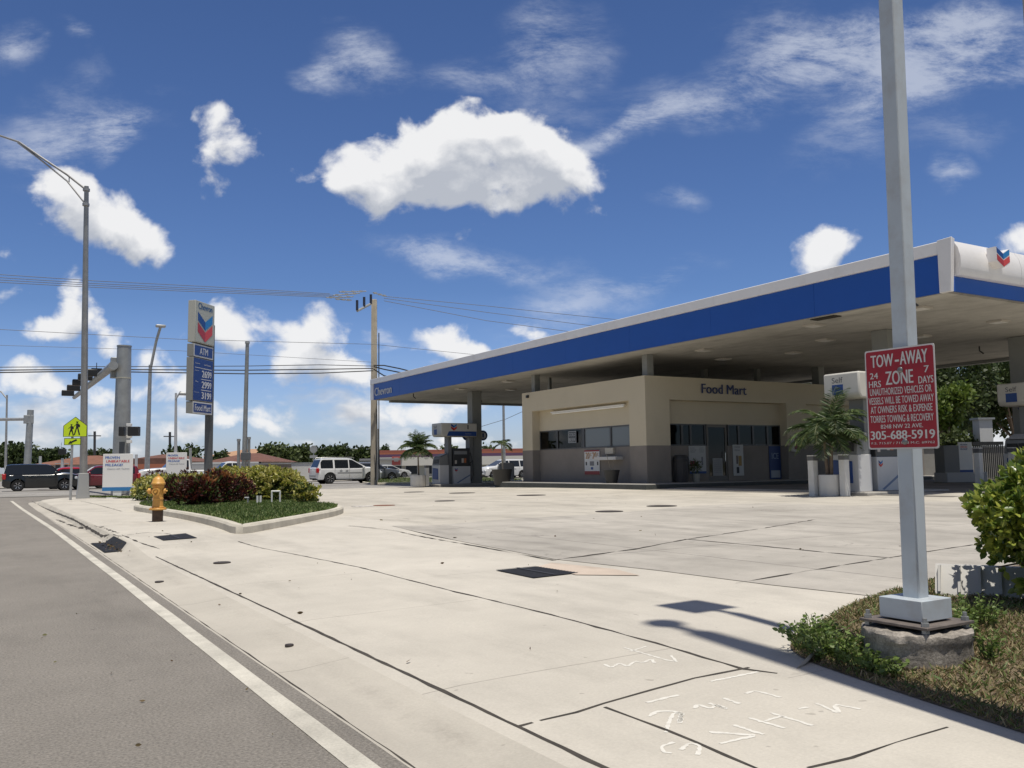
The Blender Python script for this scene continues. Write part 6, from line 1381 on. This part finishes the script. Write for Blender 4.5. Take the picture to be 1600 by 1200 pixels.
    # wheels
    for xc in (xr, xf):
        for s_ in (-1, 1):
            mb = MB(); mb.M = Matrix.Translation((xc, s_*(hw-.13), R)) @ Matrix.Rotation(-s_*pi/2, 4, 'X'); mb.lathe([(R*.62, .10), (R*.9, .12), (R, .07), (R, -.09), (R*.9, -.12), (R*.6, -.12)], n=24)
            w = mb.build('wheel', mat('tyre', (.02, .02, .02), .85), o); r_ = MB(); r_.M = mb.M.copy()
            r_.lathe([(R*.64, .10), (R*.66, .125), (R*.58, .115), (R*.55, .06), (.01, .05)], n=24)
            for k in range(6): a = k*pi/3; r_.add([(cos(a-.22)*R*.12, sin(a-.22)*R*.12, .105), (cos(a+.22)*R*.12, sin(a+.22)*R*.12, .105), (cos(a+.14)*R*.6, sin(a+.14)*R*.6, .115), (cos(a-.14)*R*.6, sin(a-.14)*R*.6, .115)], [(0, 1, 2, 3), (3, 2, 1, 0)][:1], 1)
            r_.build('rim', [mat('rim_dark', (.10, .10, .105), .4, .5), mat('rim_silver', (.55, .55, .56), .3, .7)], w)
            mb = MB(); mb.M = Matrix.Translation((xc, s_*(hw-.35), R)) @ Matrix.Rotation(-s_*pi/2, 4, 'X'); mb.lathe([(R*1.1, .1), (.01, .1)], n=20); mb.build('wheel_well', M_dark, o)
    for s_ in (-1, 1):
        mb = MB(); zh = top(L/2-.1)-.16; mb.box((L/2-.16, s_*hw*.80, zh), (.34, hw*.30, .17)); mb.build('headlight', mat('headlight', (.6, .62, .64), .1, spec=.8), o, bev=.04)
        mb = MB(); zt = top(-L/2+.1)-.17 if kind not in ('hatch', 'van', 'suv', 'wagon') else belt-.16; mb.box((-L/2+.09, s_*hw*.86, zt+.03), (.20, hw*.26, .22 if kind == 'sedan' else .34)); mb.build('tail_light', mat('tail_red', (.45, .02, .02), .2), o, bev=.03)
        mb = MB(); mb.box((X(fb)-.35, s_*(hw+.09), belt+.07), (.16, .2, .15)); mb.build('mirror', paint, o, bev=.04)
        dl = [cuts[2] if len(cuts) > 4 else cuts[0], cuts[-2], cuts[-1]-.01]
        mb = MB()
        for f in (dl if kind != 'pickup' else [.53, .70]): mb.box((X(f), s_*(hw*.998+.001), (belt+H*.2)/2+.05), (.012, .01, belt-H*.24))
        mb.build('door_seam', M_dark, body)
        for f in (dl[1]-.04, (dl[0]+dl[1])/2-.06+.04) if kind != 'pickup' else (.57,):
            mb = MB(); mb.box((X(f), s_*(hw+.012), belt-.13), (.2, .03, .035)); mb.build('door_handle', M_chrome if kind == 'suv' else paint, o, bev=.01)
    mb = MB(); mb.box((L/2-.05, 0, H*.34), (.12, hw*1.0, .18)); mb.build('grille', M_dark, o, bev=.02)
    mb = MB(); mb.box((-L/2+.03, 0, H*.32), (.08, hw*1.5, .14)); mb.box((L/2-.03, 0, H*.24), (.1, hw*1.5, .12)); mb.build('bumper', paint if kind not in ('pickup', 'suv') else mat('bumper_grey', (.3, .3, .3), .4), o, bev=.03)
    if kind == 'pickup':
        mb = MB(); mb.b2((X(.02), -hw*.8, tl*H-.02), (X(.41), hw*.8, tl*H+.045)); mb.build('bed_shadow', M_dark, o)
    if kind == 'suv':
        for s_ in (-1, 1):
            mb = MB(); mb.tube([(X(.08), s_*hw*.68, H+.0), (X(.1), s_*hw*.68, H+.07), (X(.55), s_*hw*.68, H+.07), (X(.58), s_*hw*.68, H)], .018, 6); mb.build('roof_rail', M_galv, o)
            mb = MB(); mb.b2((X(.30), s_*hw*.93, clr-.04), (X(.70), s_*(hw+.03), clr+.03)); mb.build('running_board', M_dark, o)
            mb = MB(); mb.b2((X(.31), s_*(hw+.006), H*.40), (X(.68), s_*(hw-.03), H*.46)); mb.build('side_molding', mat('bumper_grey'), o, bev=.01)
    if badge:
        mb = MB(); mb.slab((X(.52), -hw-.008, belt-.30), X3, Z3, [(.2*cos(i*pi/8), .2*sin(i*pi/8)) for i in range(16)], .004); mb.build('door_emblem', mat('door_emblem_blue', (.05, .12, .25), .5), o, smooth=False)
    return o
def ROADZ(c): return .06 if c.y > 46.5 else G(c.x, c.y)
PK = ('paint_black', (.010, .012, .014)); PW = ('paint_white', (.72, .72, .71)); PR = ('paint_red', (.38, .012, .02)); PG = ('paint_grey', (.10, .105, .12)); PS = ('paint_silver', (.45, .45, .43)); PD = ('paint_dark_red', (.16, .01, .02))
def gd(py, px=None, z=.06):      # depth at which the street surface shows at this height of the photograph
    yh = 728.7-.01396*((px or 800)-800); return (EYE-z)*FP/(py-yh)
car('black boxy hatchback with silver wheels crossing at the left edge', 'car', 62, 768, gd(766.5, 62), 0, 4.1, 1.8, 1.62, PK, 'hatch')
car('bright red sedan behind the black hatchback, beside the light pole', 'car', 119, 762, gd(766.5, 62)+5.2, 0, 4.6, 1.8, 1.44, PR, 'sedan')
car('dark red car between the light pole and the large advert board', 'car', 160, 762, gd(766.5, 62)+3.4, pi, 4.4, 1.8, 1.5, PD, 'hatch')
car('white pickup truck facing left behind the smaller advert board', 'pickup truck', 283, 752, 62, pi, 6.0, 2.0, 1.95, PW, 'pickup')
car('white pickup truck mostly hidden behind the price sign post and hedge', 'pickup truck', 362, 752, 68, pi, 5.6, 1.95, 1.75, PW, 'pickup')
car('large white suv with roof rails waiting behind the utility pole', 'suv', 540, 755.0, 66, 0, 5.1, 1.98, 1.86, PW, 'suv')
car('white car partly hidden behind the nose of the white suv', 'car', 556, 745, 86, 0, 4.7, 1.8, 1.62, PW, 'wagon')
car('dark grey wagon just right of the utility pole', 'car', 582, 747, 79, 0, 4.7, 1.8, 1.6, PG, 'wagon')
car('small silver sedan parked right of the grey wagon', 'car', 607, 744, 93, 0, 4.5, 1.75, 1.42, PS, 'sedan')
car('white minivan with a round door emblem seen below the canopy', 'minivan', 787, 742, 84, pi, 5.1, 1.95, 1.75, PW, 'van', badge=True)

# ------------------------------------------------------------------ buildings across the street
def roofed(label, px0, px1, pyE, pyR, d, wallm, roofm, depth=9, hip=True, wins=(), band=None, overhang=.4, group=None, name='house'):
    a = dep(px0, 735, d); b = dep(px1, 735, d); u_ = Vector((b.x-a.x, b.y-a.y, 0)); Lg = u_.length; rz = math.atan2(u_.y, u_.x)
    o = thing(name, label, 'building', (a.x, a.y, .05), rz, group=group); zE = dep((px0+px1)/2, pyE, d).z-.05; zR = dep((px0+px1)/2, pyR, d).z-.05
    mb = MB(); mb.b2((0, 0, 0), (Lg, depth, zE)); w = mb.build('wall', wallm, o, smooth=False)
    oh = overhang; mb = MB(); ins = depth/2+oh if hip else 0
    ins = min(ins, Lg*.45)
    vs = [(-oh, -oh, zE), (Lg+oh, -oh, zE), (Lg+oh, depth+oh, zE), (-oh, depth+oh, zE), (ins-oh, depth/2, zR), (Lg+oh-ins, depth/2, zR)]
    if zR > zE+.05: mb.add(vs, [(0, 3, 2, 1), (0, 1, 5, 4), (1, 2, 5), (2, 3, 4, 5), (3, 0, 4)]); mb.build('roof', roofm, o, smooth=False)
    else: mb.b2((-.1, -.1, zE), (Lg+.1, depth+.1, zE+.2)); mb.build('roof', roofm, o, smooth=False)
    for (f0, f1, z0, z1) in wins:
        mb = MB(); mb.b2((Lg*f0, -.05, z0), (Lg*f1, .02, z1)); f = mb.build('window', mat('window_frame_pale', (.5, .5, .48), .5), o, smooth=False)
        mb = MB(); mb.b2((Lg*f0+.08, -.07, z0+.08), (Lg*f1-.08, -.051, z1-.08)); mb.build('pane', mat('far_glass', (.03, .035, .04), .1), f, smooth=False)
    return o, Lg, zE
def tile(name, col): 
    return mat(name, col, .85, var=.3, vscale=2.5, bump=.8, bscale=6, dirt=((col[0]*.5, col[1]*.5, col[2]*.5), .5), dscale=1.5)
M_tO = tile('orange_roof_tiles', (.21, .095, .06)); M_tB = tile('brown_roof_tiles', (.15, .07, .05)); M_tP = tile('peach_roof_tiles', (.42, .25, .15))
M_wP = mat('pink_stucco', (.42, .36, .33), .9, var=.06); M_wC = mat('far_cream', (.50, .46, .38), .9, var=.06); M_wPe = mat('peach_stucco', (.52, .38, .25), .9, var=.05)
roofed('low pinkish house with orange tiled roof behind the red cars', 52, 172, 726, 711, 92, M_wP, M_tO, wins=[(.28, .36, 1.0, 2.1), (.4, .46, 1.0, 2.1), (.62, .7, 1.0, 2.0)])
roofed('long brown roofed shop building with an orange and purple band left of the price sign', 176, 300, 722, 709, 96, M_wC, M_tB, wins=[(.1, .2, .8, 2.0), (.3, .4, .8, 2.0)], name='shop_building')
c0 = dep(204, 735, 95.2); c1 = dep(300, 735, 95.2)
roofed('brown tiled house right of the price sign post', 322, 425, 722, 707, 90, M_wP, M_tB, wins=[(.1, .16, .9, 2.0), (.3, .35, .9, 2.0), (.75, .85, .8, 2.0)])
roofed('far peach apartment block above the green trees', 318, 520, 712, 700, 190, M_wPe, M_tP, depth=14, wins=[(.05+.1*i, .09+.1*i, 2.0, 3.2) for i in range(9)], name='apartment_building')
roofed('far peach roofed block behind the dark hedge left of the utility pole', 515, 585, 712, 700, 170, M_wPe, M_tP, depth=14, wins=[(.1, .2, 2.0, 3.0)], name='apartment_building')
# band on the shop left of the sign
def banded(label, px0, px1, pt, pb, d, cols, base, depth=10, wins=()):
    a = dep(px0, 735, d); b = dep(px1, 735, d); u_ = Vector((b.x-a.x, b.y-a.y, 0)); Lg = u_.length; rz = math.atan2(u_.y, u_.x)
    o = thing('strip_mall', label, 'building', (a.x, a.y, .05), rz); zT = dep((px0+px1)/2, pt, d).z-.05
    mb = MB(); mb.b2((0, 0, 0), (Lg, depth, zT-.1)); mb.build('wall', base, o, smooth=False); z = zT
    for h, col in cols:
        mb = MB(); mb.b2((-.1, -.35, z-h), (Lg+.1, .0, z-.004)); mb.build('fascia_band', col, o, smooth=False); z -= h
    for f0, f1, z0, z1 in wins:
        mb = MB(); mb.b2((Lg*f0, -.06, z0), (Lg*f1, .02, z1)); f = mb.build('window', mat('window_frame_pale'), o, smooth=False)
        n = max(1, int((f1-f0)*Lg/1.2))
        mb = MB()
        for i in range(n): x0 = Lg*f0+.06+(Lg*(f1-f0)-.06)*i/n; mb.b2((x0, -.08, z0+.06), (x0+(Lg*(f1-f0)-.06)/n-.06, -.061, z1-.06))
        mb.build('pane', mat('far_glass'), f, smooth=False)
    return o, Lg, zT
M_or = mat('band_orange', (.38, .13, .07), .6); M_pu = mat('band_purple', (.12, .06, .12), .6); M_rd = mat('band_red_tile', (.32, .10, .07), .7)
banded('orange and purple banded shop front behind the white pickup', 203, 262, 716, 735, 93, [(.6, M_tB), (.55, M_or), (.5, M_pu)], M_wC, wins=[(.1, .45, .3, 1.5), (.55, .9, .3, 1.5)])
o, Lg, zT = banded('long white strip mall with an orange and purple top band beyond the utility pole', 592, 835, 702, 738, 104, [(.28, M_rd), (.22, M_or), (.35, M_pu), (1.0, mat('white_fascia', (.60, .58, .52), .7))], mat('mall_wall', (.36, .36, .31), .9), depth=14,
       wins=[(.08, .15, .3, 1.9), (.17, .25, .3, 1.9), (.3, .42, .3, 1.9), (.5, .62, .3, 1.9), (.7, .82, .3, 1.9)])
mb = MB(); mb.b2((1.6, -.42, zT-1.75), (2.6, -.36, zT-.75)); q = mb.build('wall_sign', mat('wall_sign_red', (.45, .10, .08), .6), o, smooth=False); mb = MB(); mb.b2((1.85, -.44, zT-1.35), (2.35, -.421, zT-.9)); mb.build('symbol', mat('window_frame_pale'), q, smooth=False)
mb = MB(); mb.b2((-2.2, -.6, 2.0), (2.8, -.3, 2.25)); mb.build('awning_edge', mat('mall_grey', (.25, .25, .25), .8), o, smooth=False)
# walls and fences across the street
def fence(label, px0, px1, pt, d, m_, n=0, name='boundary_wall', cat='wall', t=.15):
    a = dep(px0, 735, d); b = dep(px1, 735, d); u_ = Vector((b.x-a.x, b.y-a.y, 0)); Lg = u_.length; o = thing(name, label, cat, (a.x, a.y, .06), math.atan2(u_.y, u_.x)); h = dep((px0+px1)/2, pt, d).z-.06
    if n:
        mb = MB()
        for i in range(n): x = Lg*(i+.5)/n; mb.b2((x-.02, -.02, .1), (x+.02, .02, h-.15))
        mb.build('pickets', m_, o, smooth=False); mb = MB(); mb.b2((0, -.04, h-.15), (Lg, .04, h)); mb.build('top_rail', m_, o); mb = MB(); mb.b2((0, -.04, .1), (Lg, .04, .2)); mb.build('bottom_rail', m_, o)
    else:
        mb = MB(); mb.b2((0, -t/2, 0), (Lg, t/2, h-.08)); mb.build('panel', m_, o, smooth=False); mb = MB(); mb.b2((-.03, -t/2-.06, h-.08), (Lg+.03, t/2+.06, h)); mb.build('coping', M_galvd, o)
    return o
M_fw = mat('fence_white', (.55, .55, .54), .6)
fence('white picket fence behind the price sign post', 300, 404, 722, 80, M_fw, 70, 'picket_fence', 'fence')
fence('pale wall behind the white picket fence', 298, 405, 725, 83, mat('wall_pale', (.42, .41, .38), .9, var=.1))
fence('weathered brown wall right of the picket fence', 404, 455, 724, 82, mat('wall_brown', (.22, .18, .15), .9, var=.35, vscale=1.2))
fence('long white wall behind the white suv', 455, 590, 722, 84, mat('wall_white', (.60, .59, .56), .9, var=.05))
# ------------------------------------------------------------------ trees
def tree(label, px, pyt, d, wpx, n, mats, leaf, name='broadleaf_tree', z0=0.0, hfrac=.7, group=None, dense=1, zlow=None, cx=None, lobes=7):
    c = dep(px, 735, d); Ht = dep(px, pyt, d).z-z0; r = wpx/2*d/FP; o = thing(name, label, 'tree', (c.x, c.y, z0), group=group)
    zb = Ht*(1-hfrac) if zlow is None else zlow; Pz = []; Dz = []; lim = []
    for k in range(lobes):
        a = k*2.399; rr = r*.55*sqrt((k+.5)/lobes); lr = r*random.uniform(.42, .62); cz = zb+(Ht-zb)*random.uniform(.35, .85); cc = (rr*cos(a)*1.3, rr*sin(a)*1.3, min(cz, Ht-lr*.7)); lim.append(cc)
        p, dd = blob_pts(n//lobes, cc, (lr, lr, min(lr, (Ht-zb)*.45)), .65*dense); Pz.append(p); Dz.append(dd)
    P_ = np.concatenate(Pz)+rng.normal(size=(n//lobes*lobes, 3))*leaf*.5; D_ = np.concatenate(Dz)+rng.normal(size=P_.shape)*.6
    leafmesh('crown', P_, D_, leaf*(.6+.8*rng.random(len(P_))), mats, o, aspect=.6)
    mb = MB(); tr = max(.08, Ht*.02); mb.tube([(0, 0, -.1), (0.05, 0, Ht*.3), (0, .05, Ht*.6)], [tr*1.4, tr, tr*.6], 8)
    for q in lim: mb.tube([(0, 0, Ht*.3), Vector(q)*.6+Vector((0, 0, Ht*.15)), q], [tr*.6, tr*.4, tr*.15], 5)
    mb.build('trunk', M_bark, o); return o
gt = 'trees across the street'
for a in [('dark round tree at the left edge behind the black hatchback', 18, 698, 118, 66, 2600, M_leafT, .55), ('dark tree behind the orange roof left of the school sign', 72, 704, 125, 62, 2400, M_leafT, .5), ('small tree right of the light pole over the orange roof', 160, 707, 125, 46, 1600, M_leafT, .5), ('tiny palm like tree above the left roofs', 82, 707, 130, 20, 500, M_leafT, .4),
          ('dark tree above the smaller advert board', 285, 700, 120, 50, 1700, M_leafT, .5), ('short tree between the price sign post and grey pole', 343, 704, 120, 20, 600, M_leafT, .45), ('green tree behind the brown roof', 432, 698, 118, 62, 2400, M_leafT2, .5), ('second green tree left of the octagonal sign', 470, 701, 122, 50, 2000, M_leafT2, .5),
          ('dark hedge like tree above the white suv', 515, 702, 116, 60, 2400, M_leafT, .5), ('dark tree between suv roof and utility pole', 558, 703, 116, 50, 2000, M_leafT, .5), ('small far round tree above the peach roof', 530, 691, 200, 16, 500, M_leafT, .6), ('small far dark tree beside it above the peach roof', 513, 692, 202, 12, 400, M_leafT, .6),
          ('dark columnar tree above the left end of the strip mall', 602, 690, 150, 13, 900, M_leafT, .4), ('tree top peeking over the strip mall inside the pump frame', 706, 697, 135, 34, 900, M_leafT2, .5), ('low tree top over the strip mall left of the store', 765, 697, 140, 26, 700, M_leafT2, .5)]:
    tree(*a, group=gt)
# trees behind the station at the right
gs = 'trees behind the station at right'
for a, kw in [(('big dark tree right of the tow-away sign', 1455, 552, 62, 190, 15000, M_leafT, .30), {}), (('bright yellow green tree in front of the dark one', 1480, 598, 52, 80, 5000, M_leafL, .24), {}), (('dark tree behind the right edge pump', 1590, 560, 66, 150, 9000, M_leafT, .30), {}),
              (('olive tree above the store roof right of the thick roof post', 1285, 566, 74, 90, 3500, M_leafT2, .3), {}), (('olive tree beyond the column behind the sign', 1375, 575, 72, 110, 5000, M_leafT, .3), {}), (('low green tree at the foot of the dark trees', 1510, 676, 48, 80, 3500, M_leafT2, .2), dict(hfrac=.9)), (('low tree left of the big dark tree under the sign', 1430, 665, 50, 70, 3000, M_leafT2, .2), dict(hfrac=.9)), (('wide olive tree filling the gap at the right', 1535, 585, 70, 130, 8000, M_leafT2, .3), {})]:
    tree(*a, group=gs, **kw)
fence('grey boundary wall behind the station trees', 1330, 1720, 697, 44, mat('station_wall', (.30, .29, .27), .9, var=.1))
fence('black iron picket fence right of the station wall cabinet', 1522, 1570, 690, 40, M_dark, 16, 'iron_fence', 'fence')
c = dep(1545, 735, 47); o = thing('white_shed', 'white building end seen between the trees and the right edge pump', 'building', (c.x, c.y, .1), -YAW); mb = MB(); mb.b2((-.35, 0, 0), (.35, .7, 3.2)); mb.build('wall', M_fw, o, smooth=False); mb = MB(); mb.b2((-.45, -.1, 3.2), (.45, .8, 3.3)); mb.build('roof', M_galvd, o)
# light coloured verge across the near street corner
gv = chaikin([tuple(gz(a, b, .06)[:2]) for a, b in [(562, 757.5), (640, 756.5), (800, 755), (830, 749), (640, 747), (575, 750)]], 1)
sheet('corner_verge', gv, M_grassbase, z=.06, dz=.08); grass('corner_grass', gv, 3500, .12, lambda x, y: .14, M_grass, wid=.03)
kerb('verge_kerb', [(p[0], p[1]) for p in gv], w=.15, h=.12)
# markings on the cross street
def mark(name, pts, z=.066):
    mb = MB(); mb.add([(p[0], p[1], z) for p in pts], [tuple(range(len(pts)))]); o = mb.build(name, M_line, smooth=False); o['kind'] = 'structure'
for y in (48.3, 51.2): mark('crosswalk_line', [(-22, y), (4, y), (4, y+.3), (-22, y+.3)])
mark('lane_line', [(-150, 60.2), (-6, 60.2), (-6, 60.35), (-150, 60.35)]); mark('lane_line', [(22, 60.2), (300, 60.2), (300, 60.35), (22, 60.35)]); mark('lane_line', [(14, 49.6), (300, 49.6), (300, 49.75), (14, 49.75)])
